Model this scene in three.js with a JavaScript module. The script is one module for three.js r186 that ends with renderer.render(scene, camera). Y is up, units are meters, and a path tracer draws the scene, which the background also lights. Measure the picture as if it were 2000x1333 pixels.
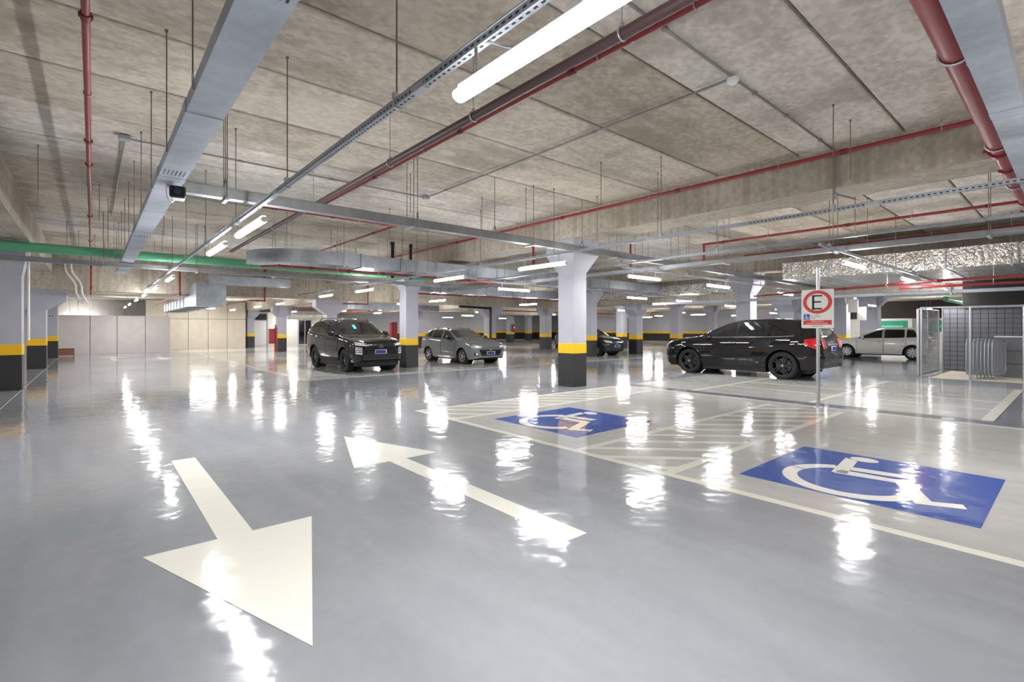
import * as THREE from 'three';
import { RoundedBoxGeometry } from 'three/addons/geometries/RoundedBoxGeometry.js';
import { mergeGeometries } from 'three/addons/utils/BufferGeometryUtils.js';
import { RectAreaLightUniformsLib } from 'three/addons/lights/RectAreaLightUniformsLib.js';

// ---------------------------------------------------------------- camera, exposure
const scene = new THREE.Scene();
scene.background = new THREE.Color(0x000000);
const CAMERA_HEIGHT = 1.45;
const camera = new THREE.PerspectiveCamera(THREE.MathUtils.radToDeg(2 * Math.atan(666.5 / 956)), 2000 / 1333, 0.05, 200);
camera.position.set(0, CAMERA_HEIGHT, 0);
camera.lookAt(0.6508, CAMERA_HEIGHT, -0.7593);
camera.setViewOffset(2000, 1333, 0, 25.5, 2000, 1333);          // shift lens: verticals stay vertical
const renderer = new THREE.WebGLRenderer({ antialias: true });
renderer.toneMapping = THREE.LinearToneMapping;
renderer.toneMappingExposure = 2.98;
renderer.shadowMap.enabled = true;
RectAreaLightUniformsLib.init();
const LAMP_LIGHT = 55, LAMP_GLOW = 34;                           // radiance of the downlight face and of the glowing diffuser
const LAMP_COLOR = new THREE.Color(1.0, 0.995, 0.985);

// ---------------------------------------------------------------- helpers
let seed = 12345;
const rnd = () => { seed = (seed * 1664525 + 1013904223) >>> 0; return seed / 4294967296; };
const rr = (a, b) => a + (b - a) * rnd();
const lerp = (a, b, t) => a + (b - a) * t;
const clamp = (v, a = 0, b = 1) => Math.min(b, Math.max(a, v));
const smooth = (a, b, v) => { const t = clamp((v - a) / (b - a)); return t * t * (3 - 2 * t); };
const used = {};
function numbered(name) { used[name] = (used[name] ?? -1) + 1; return used[name] ? name + '_' + String(used[name]).padStart(3, '0') : name; }
function mesh(name, geo, mat, parent = scene) {
  if (Array.isArray(geo)) geo = merge(geo);
  const m = new THREE.Mesh(geo, mat); m.name = parent === scene ? numbered(name) : name; m.castShadow = m.receiveShadow = true; parent.add(m); return m;
}
function merge(list) {
  const l = list.map((g) => { const n = g.index ? g.toNonIndexed() : g; for (const k of Object.keys(n.attributes)) if (!['position', 'normal', 'uv'].includes(k)) n.deleteAttribute(k); if (!n.attributes.uv) n.setAttribute('uv', new THREE.BufferAttribute(new Float32Array(n.attributes.position.count * 2), 2)); return n; });
  return l.length === 1 ? l[0] : mergeGeometries(l);
}
function tag(o, label, category, group, kind) {
  o.userData.label = label; if (category) o.userData.category = category; if (group) o.userData.group = group; if (kind) o.userData.kind = kind; return o;
}
function thing(name, label, category, pos = [0, 0, 0], turn = 0, group, kind) {
  const g = new THREE.Group(); g.name = numbered(name); g.position.set(...pos); g.rotation.y = turn; scene.add(g); return tag(g, label, category, group, kind);
}
function metreUV(g, ox = 0, oy = 0) {                            // uv in metres, chosen by the face direction
  if (g.index) g = g.toNonIndexed();
  const p = g.attributes.position, n = g.attributes.normal, uv = new Float32Array(p.count * 2);
  for (let i = 0; i < p.count; i++) {
    const ax = Math.abs(n.getX(i)), ay = Math.abs(n.getY(i)), az = Math.abs(n.getZ(i));
    if (ay >= ax && ay >= az) { uv[2 * i] = p.getX(i) + ox; uv[2 * i + 1] = p.getZ(i) + oy; }
    else if (ax >= az) { uv[2 * i] = p.getZ(i) + ox; uv[2 * i + 1] = p.getY(i) + oy; }
    else { uv[2 * i] = p.getX(i) + ox; uv[2 * i + 1] = p.getY(i) + oy; }
  }
  g.setAttribute('uv', new THREE.BufferAttribute(uv, 2)); return g;
}
function bx(x0, x1, y0, y1, z0, z1) { return metreUV(new THREE.BoxGeometry(x1 - x0, y1 - y0, z1 - z0).translate((x0 + x1) / 2, (y0 + y1) / 2, (z0 + z1) / 2)); }
function rbx(w, h, d, r, x = 0, y = 0, z = 0, s = 2) { return metreUV(new RoundedBoxGeometry(w, h, d, s, r).translate(x, y, z)); }
const V = (a) => new THREE.Vector3(...a);
function rodGeo(a, b, r, n = 8, open = false) {                  // cylinder between two points
  const A = V(a), B = V(b), d = B.clone().sub(A), L = d.length();
  const g = new THREE.CylinderGeometry(r, r, L, n, 1, open);
  g.applyQuaternion(new THREE.Quaternion().setFromUnitVectors(new THREE.Vector3(0, 1, 0), d.normalize()));
  return g.translate((A.x + B.x) / 2, (A.y + B.y) / 2, (A.z + B.z) / 2);
}
function tubeGeo(pts, r, n = 8, seg = 24) { return new THREE.TubeGeometry(new THREE.CatmullRomCurve3(pts.map(V)), seg, r, n, false); }
function pchip(pts) {                                            // monotone cubic through points
  pts = [...pts].sort((a, b) => a[0] - b[0]); const n = pts.length, h = [], d = [], m = new Array(n).fill(0);
  for (let i = 0; i < n - 1; i++) { h[i] = pts[i + 1][0] - pts[i][0]; d[i] = (pts[i + 1][1] - pts[i][1]) / h[i]; }
  m[0] = d[0]; m[n - 1] = d[n - 2];
  for (let i = 1; i < n - 1; i++) m[i] = d[i - 1] * d[i] <= 0 ? 0 : 3 * (h[i - 1] + h[i]) / ((2 * h[i] + h[i - 1]) / d[i - 1] + (h[i] + 2 * h[i - 1]) / d[i]);
  return (x) => {
    if (x <= pts[0][0]) return pts[0][1]; if (x >= pts[n - 1][0]) return pts[n - 1][1];
    let i = 0; while (x > pts[i + 1][0]) i++;
    const t = (x - pts[i][0]) / h[i], t2 = t * t, t3 = t2 * t;
    return (2 * t3 - 3 * t2 + 1) * pts[i][1] + (t3 - 2 * t2 + t) * h[i] * m[i] + (-2 * t3 + 3 * t2) * pts[i + 1][1] + (t3 - t2) * h[i] * m[i + 1];
  };
}
// tileable noise
function lattice(n, s) { let q = s >>> 0; const a = new Float32Array(n * n); for (let i = 0; i < n * n; i++) { q = (q * 1664525 + 1013904223) >>> 0; a[i] = q / 4294967296; } return a; }
const lat = {};
function vnoise(u, v, nx, ny, s) {                               // u, v in 0..1, nx by ny cells
  const N = 256, L = lat[s] ??= lattice(N, s * 7919 + 17), x = u * nx, y = v * ny, xi = Math.floor(x), yi = Math.floor(y);
  let fx = x - xi, fy = y - yi; fx = fx * fx * (3 - 2 * fx); fy = fy * fy * (3 - 2 * fy);
  const g = (i, j) => L[(((j % ny) + ny) % ny % N) * N + (((i % nx) + nx) % nx) % N];
  return lerp(lerp(g(xi, yi), g(xi + 1, yi), fx), lerp(g(xi, yi + 1), g(xi + 1, yi + 1), fx), fy);
}
function fbm(u, v, nx, ny, oct, s, gain = 0.5) { let a = 0, w = 1, t = 0; for (let o = 0; o < oct; o++) { a += w * vnoise(u, v, nx << o, ny << o, s + o); t += w; w *= gain; } return a / t; }
function texture(w, h, metres, fn, srgb = true) {                // fn(u, v) -> [r, g, b] 0..1 (sRGB values for colour maps)
  const d = new Uint8Array(w * h * 4);
  for (let j = 0; j < h; j++) for (let i = 0; i < w; i++) {
    const c = fn((i + 0.5) / w, (j + 0.5) / h), k = 4 * (j * w + i);
    d[k] = clamp(c[0]) * 255; d[k + 1] = clamp(c[1]) * 255; d[k + 2] = clamp(c[2]) * 255; d[k + 3] = 255;
  }
  const t = new THREE.DataTexture(d, w, h); t.wrapS = t.wrapT = THREE.RepeatWrapping; t.magFilter = THREE.LinearFilter; t.minFilter = THREE.LinearMipmapLinearFilter; t.generateMipmaps = true;
  if (srgb) t.colorSpace = THREE.SRGBColorSpace; t.repeat.set(1 / metres[0], 1 / metres[1]); t.needsUpdate = true; return t;
}
function floatTexture(w, h, metres, fn) {
  const d = new Float32Array(w * h * 4);
  for (let j = 0; j < h; j++) for (let i = 0; i < w; i++) { const k = 4 * (j * w + i); d[k] = d[k + 1] = d[k + 2] = fn((i + 0.5) / w, (j + 0.5) / h); d[k + 3] = 1; }
  const t = new THREE.DataTexture(d, w, h, THREE.RGBAFormat, THREE.FloatType); t.wrapS = t.wrapT = THREE.RepeatWrapping; t.magFilter = THREE.LinearFilter; t.repeat.set(1 / metres[0], 1 / metres[1]); t.needsUpdate = true; return t;
}
const std = (color, roughness = 0.6, metalness = 0, more = {}) => new THREE.MeshStandardMaterial({ color, roughness, metalness, ...more });
const phys = (color, roughness, metalness, more = {}) => new THREE.MeshPhysicalMaterial({ color, roughness, metalness, ...more });

// ---------------------------------------------------------------- materials
const mix3 = (a, b, t) => [lerp(a[0], b[0], t), lerp(a[1], b[1], t), lerp(a[2], b[2], t)];
const hex3 = (h) => [(h >> 16 & 255) / 255, (h >> 8 & 255) / 255, (h & 255) / 255];
// precast concrete soffit: warm grey, streaked along the plank, blotched with cement bloom and damp marks
const slabMap = texture(1024, 1024, [6, 6], (u, v) => {
  const streak = fbm(u, v, 6, 40, 2, 3), blot = fbm(u, v, 5, 6, 4, 11), fine = fbm(u, v, 90, 120, 2, 23), big = fbm(u, v, 2, 3, 3, 31);
  let c = mix3(hex3(0xaea79d), hex3(0xd6d0c6), clamp(0.5 + (blot - 0.5) * 1.1 + (streak - 0.5) * 0.6 + (fine - 0.5) * 1.1));
  c = mix3(c, hex3(0x8f867a), smooth(0.56, 0.76, fbm(u, v, 7, 9, 3, 47)) * 0.4);
  c = mix3(c, hex3(0xd8d4cb), smooth(0.58, 0.75, big) * 0.4);
  return c;
});
const slabBump = texture(512, 512, [2, 2], (u, v) => { const a = fbm(u, v, 20, 60, 3, 71) * 0.6 + fbm(u, v, 90, 90, 2, 77) * 0.4; return [a, a, a]; }, false);
const M = {};
M.slab = [0xffffff, 0xf1ede6, 0xfaf6ee, 0xe7e2d9].map((c) => std(c, 0.93, 0, { map: slabMap, bumpMap: slabBump, bumpScale: 0.006 }));
const beamMap = texture(512, 512, [4, 4], (u, v) => {
  const board = fbm(u, v, 70, 2, 2, 101), blot = fbm(u, v, 4, 5, 4, 111), fine = fbm(u, v, 70, 60, 2, 121), run = smooth(0.55, 0.8, fbm(u, v, 24, 2, 3, 131));
  let c = mix3(hex3(0x9a9184), hex3(0xc2b9ab), clamp(0.5 + (board - 0.5) * 0.5 + (blot - 0.5) * 1.0 + (fine - 0.5) * 0.8));
  return mix3(c, hex3(0x7d7364), run * 0.28);
});
M.beam = std(0xffffff, 0.92, 0, { map: beamMap, bumpMap: slabBump, bumpScale: 0.004 });
// epoxy floor: three coats that share the trowel waviness
const floorWave = floatTexture(2048, 2048, [9, 9], (u, v) => {
  return vnoise(u, v, 9, 9, 201) * 0.9 + vnoise(u, v, 44, 40, 211) * 0.7 + vnoise(u, v, 92, 85, 213) * 0.6 + vnoise(u, v, 170, 190, 221) * 0.26 + fbm(u, v, 250, 240, 2, 223) * 0.1;
});
const floorRough = texture(1024, 1024, [7, 7], (u, v) => {
  const a = 0.075 + 0.065 * smooth(0.42, 0.75, fbm(u, v, 5, 5, 4, 231)) + 0.05 * (fbm(u, v, 50, 18, 2, 241) - 0.5); return [a, a, a];
}, false);
const coat = (dark, light, sd, streaky) => texture(1024, 1024, [8, 8], (u, v) => {
  const blot = fbm(u, v, 4, 4, 4, sd), sw = fbm(u + 0.05 * fbm(u, v, 3, 3, 2, sd + 5), v + 0.07 * fbm(u, v, 3, 3, 2, sd + 9), 40, 9, 3, sd + 20), fine = fbm(u, v, 130, 130, 2, sd + 30);
  let c = mix3(hex3(dark), hex3(light), clamp(0.5 + (blot - 0.5) * 1.1 + (sw - 0.5) * streaky + (fine - 0.5) * 0.25));
  return c;
});
const floorMat = (map) => phys(0xffffff, 1, 0, { map, roughnessMap: floorRough, bumpMap: floorWave, bumpScale: 0.0021, ior: 1.5, specularIntensity: 1 });
M.lane = floorMat(coat(0x878a91, 0x9c9fa5, 301, 0.7));
M.bay = floorMat(coat(0xaaa9a7, 0xc0bfbc, 351, 0.6));
M.strip = floorMat(coat(0x6c6e76, 0x7c7e86, 401, 0.5));
const paint = (c) => phys(c, 0.2, 0, { roughnessMap: floorRough, bumpMap: floorWave, bumpScale: 0.0021, ior: 1.5 });
M.whitePaint = paint(0xeae8e0); M.linePaint = paint(0xdddbd0); M.bluePaint = paint(0x3c5aa6); M.whitePaint.roughness = M.linePaint.roughness = M.bluePaint.roughness = 1;
// painted columns and walls
const plaster = texture(512, 512, [2, 2], (u, v) => { const a = 0.93 + 0.07 * fbm(u, v, 6, 6, 4, 501); return [a, a, a]; });
const paintBump = texture(256, 256, [0.5, 0.5], (u, v) => { const a = fbm(u, v, 40, 40, 2, 511); return [a, a, a]; }, false);
const wallPaint = (c, r = 0.55) => std(c, r, 0, { map: plaster, bumpMap: paintBump, bumpScale: 0.0008 });
M.columnPaint = wallPaint(0xb0b0bb); M.yellow = wallPaint(0xf0bd06, 0.4); M.blackPaint = wallPaint(0x2b2a2c, 0.45); M.whiteWall = wallPaint(0xdcd6cf, 0.6); M.greyWall = wallPaint(0xb4b4ba, 0.6);
M.partition = wallPaint(0xcdc6c3, 0.5); M.partitionWarm = wallPaint(0xc4baa9, 0.5);
// metals and plastics
const zincMap = texture(512, 512, [1.2, 1.2], (u, v) => { const a = fbm(u, v, 22, 22, 2, 601), b = fbm(u, v, 3, 3, 3, 611); const k = 0.78 + 0.07 * (a - 0.5) + 0.16 * (b - 0.5); return [k, k * 1.01, k * 1.03]; });
M.zinc = std(0xd8dee4, 0.36, 0.75, { map: zincMap });
M.trunking = std(0xd5dce4, 0.48, 0.35, { map: zincMap });
M.trayGrey = std(0xb9bab9, 0.5, 0.4, { map: zincMap });
M.steel = std(0xb9bcc0, 0.35, 0.9);
M.rod = std(0x8d867c, 0.5, 0.8);
M.darkRod = std(0x3b3632, 0.6, 0.5);
M.red = phys(0x8c1620, 0.38, 0, { clearcoat: 0.3, clearcoatRoughness: 0.3 });
M.redDark = std(0x6f1a1c, 0.5, 0);
M.brownPipe = std(0x4a3435, 0.42, 0);
M.greenPipe = std(0x6abb93, 0.4, 0);
M.conduit = std(0x8f8d88, 0.45, 0.6);
M.whitePlastic = std(0xe6e6e2, 0.45, 0);
M.blackPlastic = std(0x141416, 0.45, 0);
M.greyPlastic = std(0x9a9c9f, 0.5, 0);
const crinkle = floatTexture(512, 512, [1.1, 1.1], (u, v) => { let a = 0; for (let o = 0; o < 4; o++) a += Math.abs(fbm(u, v, 8 << o, 6 << o, 1, 701 + o) - 0.5) / (1.4 ** o); return a; });
M.foil = std(0xdcdad4, 0.24, 0.95, { bumpMap: crinkle, bumpScale: 0.06 });
M.glow = new THREE.MeshStandardMaterial({ color: 0xffffff, roughness: 0.4, emissive: LAMP_COLOR, emissiveIntensity: LAMP_GLOW });
// ================================================================ STRUCTURE
const CEIL = 4.2, LOW = 3.3, JOINT0 = 0.29, PITCH = 1.34;
const GIRDER_Z = -24.3;
function struct(name, geo, mat, label, category) { const m = mesh(name, geo, mat); return tag(m, label, category, undefined, 'structure'); }
// floor: base slab, lane coat, parking coats, darker strips
const floor = tag(mesh('floor', bx(-8, 50, -0.3, -0.004, -50, 7), M.strip), 'glossy grey epoxy floor of the parking garage', 'floor', undefined, 'structure');
const coatGeo = (x0, x1, z0, z1) => bx(x0, x1, -0.02, 0, z0, z1);
mesh('lane_coat', coatGeo(-1.22, 4.3, -50, 7), M.lane, floor);
mesh('lane_coat', coatGeo(4.3, 50, -14, -7.6), M.lane, floor);
mesh('lane_coat', coatGeo(16.6, 50, -7.6, 7), M.lane, floor);
mesh('bay_coat', coatGeo(4.3, 10.22, -7.6, 7), M.bay, floor);
mesh('bay_coat', coatGeo(10.62, 16.6, -7.6, -0.95), M.bay, floor);
mesh('bay_coat', coatGeo(4.3, 50, -50, -14), M.bay, floor);
mesh('side_coat', coatGeo(-8, -1.3, -50, 7), M.lane, floor);
// ceiling planks, one mesh each
const ceiling = new THREE.Group(); ceiling.name = 'ceiling'; scene.add(ceiling); tag(ceiling, 'bare precast concrete plank ceiling with dark joints', 'ceiling', undefined, 'structure');
function planks(x0, x1, zFrom, zTo, y, pitch = PITCH, gap = 0.034, along = 'x') {
  const geos = [0, 1, 2, 3, 4].map((k) => metreUV(rbxRaw(x1 - x0, 0.2, pitch - gap), k * 1.37 + x0, k * 2.13));
  let k = 0;
  for (let i = Math.floor((-zFrom - JOINT0) / pitch); ; i++) {
    const z = -(JOINT0 + (i + 0.5) * pitch); if (z < zTo) break; if (z > zFrom) continue;
    const m = mesh('plank', geos[(k * 3) % 5], M.slab[(k * 2 + (k % 3)) % 4], ceiling); m.position.set((x0 + x1) / 2, y + 0.1 + [0, 0.004, 0.001, 0.006][k % 4], z); k++;
  }
}
function rbxRaw(w, h, d) {                                        // plank with a chamfered lower edge
  const c = 0.012, s = new THREE.Shape([[-d / 2, h / 2], [-d / 2, -h / 2 + c], [-d / 2 + c, -h / 2], [d / 2 - c, -h / 2], [d / 2, -h / 2 + c], [d / 2, h / 2]].map((p) => new THREE.Vector2(...p)));
  return new THREE.ExtrudeGeometry(s, { depth: w, bevelEnabled: false }).translate(0, 0, -w / 2).rotateY(Math.PI / 2);
}
planks(-1.1, 8.65, 7, GIRDER_Z + 0.4, CEIL);
planks(9.45, 18.5, 7, GIRDER_Z + 0.4, CEIL);
planks(19.3, 22.7, 7, GIRDER_Z + 0.4, CEIL);
planks(-8, -1.9, 7, GIRDER_Z + 0.4, CEIL);
planks(-8, 22.7, GIRDER_Z - 0.4, -50, LOW);
planks(23.5, 50, 7, -50, LOW);
struct('ceiling_slab', bx(-8.4, 50.4, CEIL + 0.22, CEIL + 0.5, -50.4, 7.4), M.beam, 'concrete topping above the ceiling planks', 'ceiling');
// beams along the lane, girders across it
function beam(x0, x1, y0, y1, z0, z1, label, ledge) {
  const g = [bx(x0, x1, y0, y1, z0, z1)];
  return struct('beam_' + (beam.n = (beam.n ?? 0) + 1), g, M.beam, label, 'beam');
}
beam(-1.9, -1.1, 3.45, CEIL + 0.22, GIRDER_Z + 0.4, 7, 'concrete ceiling beam along the column line beside the pale trunking');
beam(8.65, 9.45, 3.6, CEIL + 0.22, GIRDER_Z + 0.4, 7, 'deep concrete beam with a thin red pipe under its top edge');
beam(18.5, 19.3, 3.5, CEIL + 0.22, GIRDER_Z + 0.4, 7, 'concrete beam behind the foil-wrapped duct');
beam(22.7, 23.5, 2.75, CEIL + 0.22, GIRDER_Z + 0.4, 7, 'deep concrete beam beyond the black crossover');
beam(-8, 23.5, 2.82, CEIL + 0.22, GIRDER_Z - 0.4, GIRDER_Z + 0.4, 'deep concrete girder crossing the lane behind the green pipe');
beam(8.5, 9.3, 2.75, LOW + 0.2, -50, GIRDER_Z - 0.4, 'low concrete beam above the column with the red hose cabinet');
beam(18.5, 19.3, 2.75, LOW + 0.2, -50, GIRDER_Z - 0.4, 'low far concrete beam beyond the grey hatchback');
beam(23.5, 50, 2.6, LOW + 0.2, -33, -32.2, 'low far concrete beam across the end of the garage');
// outer walls with painted bands
function wall(name, x0, x1, z0, z1, mat, face, label) {
  const w = struct(name, bx(x0, x1, 0, CEIL + 0.5, z0, z1), mat, label, 'wall');
  if (face) {
    const [fx, fz] = face, e = 0.006;
    const band = (n, y0, y1, m) => mesh(n, fx ? bx(fx > 0 ? x1 : x0 - e, fx > 0 ? x1 + e : x0, y0, y1, z0, z1) : bx(x0, x1, y0, y1, fz > 0 ? z1 : z0 - e, fz > 0 ? z1 + e : z0), m, w);
    band('yellow_band', 0.82, 1.07, M.yellow); band('black_band', 0, 0.82, M.blackPaint);
  }
  return w;
}
wall('wall_left', -8.4, -8, -50.4, 7.4, M.whiteWall, null, 'plain pale side wall beyond the columns');
wall('wall_right', 50, 50.4, -50.4, 7.4, M.greyWall, [-1, 0], 'far grey wall with yellow and black painted bands');
wall('wall_back', -8, 50, -50.4, -50, M.greyWall, [0, 1], 'grey end wall with yellow and black painted bands');
wall('wall_front', -8, 50, 7, 7.4, M.greyWall, [0, -1], 'grey wall behind the parking bays with painted bands');
// columns
function column(x, z, s, type, label, top, flare = 0.21) {
  const c = thing('column_' + (column.n = (column.n ?? 0) + 1), label, 'column', [x, 0, z], 0, undefined, 'structure');
  const h = s / 2, e = 0.004;
  const sq = (a, y0, y1) => metreUV(new RoundedBoxGeometry(2 * a, y1 - y0, 2 * a, 1, 0.012).translate(0, (y0 + y1) / 2, 0), x, z);
  mesh('shaft', sq(h, 1.0, top), M.columnPaint, c);
  mesh('yellow_band', sq(h + e, 0.82, 1.07), M.yellow, c);
  mesh('black_base', sq(h + e, -0.005, 0.82), M.blackPaint, c);
  if (type === 'A') {                                            // flared head under a lane beam
    const a = h, b = h + flare;
    const g = new THREE.CylinderGeometry(b * Math.SQRT2, a * Math.SQRT2, 0.42, 4, 1).rotateY(Math.PI / 4).translate(0, top - 0.36 - 0.21, 0).toNonIndexed(); g.computeVertexNormals();
    mesh('flared_head', [metreUV(g), metreUV(bx(-b, b, top - 0.36, top, -b, b))], M.columnPaint, c);
  } else if (type === 'B') {                                     // wide corbels under the girder
    const s2 = new THREE.Shape([[-h, top - 0.72], [h, top - 0.72], [0.78, top - 0.34], [0.78, top], [-0.78, top], [-0.78, top - 0.34]].map((p) => new THREE.Vector2(...p)));
    mesh('corbel', metreUV(new THREE.ExtrudeGeometry(s2, { depth: s + 0.06, bevelEnabled: false }).translate(0, 0, -(s + 0.06) / 2)), M.columnPaint, c);
  } else if (type === 'C') {                                     // small flared head
    const s2 = new THREE.Shape([[-h, top - 0.62], [h, top - 0.62], [h + 0.3, top - 0.3], [h + 0.3, top], [-h - 0.3, top], [-h - 0.3, top - 0.3]].map((p) => new THREE.Vector2(...p)));
    mesh('corbel', metreUV(new THREE.ExtrudeGeometry(s2, { depth: s, bevelEnabled: false }).translate(0, 0, -s / 2).rotateY(Math.PI / 2)), M.columnPaint, c);
    mesh('corbel', metreUV(new THREE.ExtrudeGeometry(s2, { depth: s + 0.01, bevelEnabled: false }).translate(0, 0, -s / 2)), M.columnPaint, c);
  }
  return c;
}
column(9.15, -8.35, 0.5, 'A', 'pale lavender column with yellow and black base beside the accessible parking bays', 3.6);
column(8.87, -16.2, 0.5, 'A', 'pale lavender column with yellow and black base beside the black suv nose', 3.6);
column(8.95, GIRDER_Z, 0.5, 'B', 'pale column with wide corbels behind the roof of the black suv', 2.82);
column(8.87, -32.3, 0.5, 'C', 'pale column with a red hose cabinet on its side', 2.75);
column(8.9, -40.3, 0.5, 'C', 'pale column in front of the white double door', 2.75);
column(-1.5, -16.35, 0.5, 'A', 'pale lavender column with white conduits on its side', 3.45, 0.07);
column(-1.5, GIRDER_Z - 0.05, 0.5, 'B', 'pale lavender column with a corbel toward the lane', 2.82);
column(-1.5, -32.4, 0.46, 'C', 'pale column lettered D-5 beside the pale panel hoarding', 3.1);
column(18.9, -8.35, 0.55, 'A', 'pale flared column rising behind the roof of the black crossover', 3.5);
column(23.1, -8.35, 0.6, 'C', 'pale column rising behind the tail of the black crossover', 2.75);
column(19.2, -16.3, 0.5, 'A', 'pale column in front of the dark green car', 3.5);
column(23.1, -16.3, 0.55, 'C', 'pale column with flared head beside the dark green car', 2.75);
column(27.3, -16.3, 0.55, 'C', 'pale column beyond the bonnet of the black crossover', LOW);
column(19, GIRDER_Z, 0.55, 'B', 'pale corbelled column behind the grey hatchback with a black downpipe', 2.82);
column(23.9, GIRDER_Z, 0.6, 'C', 'pale wide column with black base between hatchback and beam column', 2.9);
column(18.7, -32.3, 0.5, 'C', 'far pale column behind the tail of the grey hatchback', 2.75);
column(32.5, -38.2, 0.6, 'C', 'far pale column carrying a red extinguisher', LOW);
column(38.5, -42, 0.6, 'C', 'far pale column near the end wall corner', LOW);
column(28.5, -21.3, 0.55, 'C', 'pale column beyond the nose of the dark green car', LOW);
column(36, -27, 0.55, 'C', 'far pale column with flared head before the banded wall', LOW);
column(31, -8.6, 0.7, 'C', 'grey column partly hidden by the parking sign', LOW);
column(35, -8.2, 0.85, 'C', 'grey lettered column behind the white hatchback', LOW);
column(40, -20.5, 0.6, 'C', 'far pale column before the grey banded wall', LOW);
// hoarding panels across the lane: each panel a piece
const hoarding = thing('hoarding_wall', 'pale pinkish panel hoarding closing the end of the lane', 'partition', [0, 0, 0], 0, undefined, 'structure');
for (const [a, b] of [[-3.4, -1.45], [-1.45, -0.1], [-0.1, 1.05], [1.05, 2.32], [2.32, 3.5]]) mesh('panel', rbx(b - a - 0.02, 2.14, 0.06, 0.008, (a + b) / 2, 1.07, -35.3), M.partition, hoarding);
mesh('added_backing', bx(-3.4, 3.5, 0, 2.13, -35.38, -35.34), M.blackPlastic, hoarding);  // added black sheet: stops lamp light in the panel gaps, keeps seams dark
const warm = thing('hoarding_wall', 'tall cream panel partition set back behind the pinkish hoarding', 'partition', [0, 0, 0], 0, undefined, 'structure');
for (let i = 0; i < 5; i++) { const a = 2.6 + i * 1.16, b = a + 1.16; mesh('panel', rbx(b - a - 0.02, 2.05, 0.06, 0.006, (a + b) / 2, 1.025, -39.4), M.partitionWarm, warm); mesh('panel', rbx(b - a - 0.02, 1.2, 0.06, 0.006, (a + b) / 2, 2.67, -39.4), M.partitionWarm, warm); }
mesh('added_backing', bx(2.6, 8.4, 0, 3.26, -39.48, -39.44), M.blackPlastic, warm);  // added black sheet behind the cream panels, blocks light through their gaps
const lit = thing('hoarding_wall', 'bright white panel wall seen above the hoarding', 'partition', [0, 0, 0], 0, undefined, 'structure');
for (let i = 0; i < 5; i++) { const a = -5.5 + i * 2.4; mesh('panel', rbx(2.38, LOW - 0.02, 0.06, 0.006, a + 1.2, LOW / 2, -42.5), M.whiteWall, lit); }
// white service room with doors behind the far columns
const room = struct('wall_service_room', [bx(8.2, 15.6, 0, 2.75, -44.2, -44)], M.whiteWall, 'white service room wall behind the far columns', 'wall');
const dbl = thing('door_1', 'white double door with dark glass transom behind the far column', 'door', [9.95, 0, -43.97], 0, undefined, 'structure');
for (const s of [-1, 1]) { const leaf = mesh('leaf', rbx(0.98, 2.05, 0.05, 0.006, s * 0.5, 1.03, 0), M.whitePlastic, dbl); mesh('handle', rbx(0.03, 0.25, 0.05, 0.01, s * 0.06, 1.05, 0.05), M.steel, leaf); mesh('transom_pane', bx(s * 0.5 - 0.47, s * 0.5 + 0.47, 2.12, 2.6, -0.02, 0.01), M.blackPlastic, dbl); }
mesh('frame', [bx(-1.08, -1.0, 0, 2.68, -0.03, 0.05), bx(1.0, 1.08, 0, 2.68, -0.03, 0.05), bx(-1.08, 1.08, 2.62, 2.7, -0.03, 0.05), bx(-1.08, 1.08, 2.06, 2.12, -0.03, 0.05)], M.greyPlastic, dbl);
const gd = thing('door_2', 'dark glazed doorway in the white service wall', 'door', [14.0, 0, -43.97], 0, undefined, 'structure');
mesh('pane', bx(-0.5, 0.5, 0.05, 2.1, -0.02, 0.01), phys(0x10151a, 0.06, 0, { clearcoat: 1 }), gd);
mesh('frame', [bx(-0.58, -0.5, 0, 2.18, -0.03, 0.04), bx(0.5, 0.58, 0, 2.18, -0.03, 0.04), bx(-0.58, 0.58, 2.1, 2.18, -0.03, 0.04), bx(-0.03, 0.03, 0.05, 2.1, -0.01, 0.03)], M.greyPlastic, gd);
// ================================================================ LAMPS
const LAMP_Y = 2.7, LAMP_L = 1.36;
function lamp(x, z, axis, label, { y = LAMP_Y, len = LAMP_L, hang = 0.181 } = {}) {
  const g = thing('batten_lamp', label, 'lamp', [x, y, z], axis === 'z' ? Math.PI / 2 : 0, 'led batten lamps under the garage ceiling');
  const cap = (s) => new THREE.SphereGeometry(0.042, 12, 8).scale(0.5, 0.8, 1).translate(s * (len / 2 - 0.01), 0, 0);
  mesh('diffuser', new THREE.CylinderGeometry(0.042, 0.042, len - 0.02, 16, 1, true).rotateZ(Math.PI / 2).scale(1, 0.8, 1), M.glow, g);
  for (const s of [-1, 1]) mesh('end_cap', cap(s), M.whitePlastic, g);
  mesh('housing', rbx(len - 0.06, 0.022, 0.05, 0.006, 0, 0.04, 0), M.greyPlastic, g);
  const ceil = x > 23 || z < -24.7 ? LOW : CEIL; if (hang === 'ceiling') hang = ceil - y + 0.01;
  for (const s of [-1, 1]) mesh('hanger', [bx(s * len * 0.36 - 0.012, s * len * 0.36 + 0.012, 0.045, hang, -0.02, -0.016), bx(s * len * 0.36 - 0.012, s * len * 0.36 + 0.012, 0.045, 0.05, -0.02, 0.02)], M.steel, g);
  const l = new THREE.RectAreaLight(LAMP_COLOR, LAMP_LIGHT, len - 0.04, 0.075); l.position.set(0, -0.045, 0); l.rotation.x = -Math.PI / 2; l.castShadow = true; g.add(l);
  return g;
}
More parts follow.
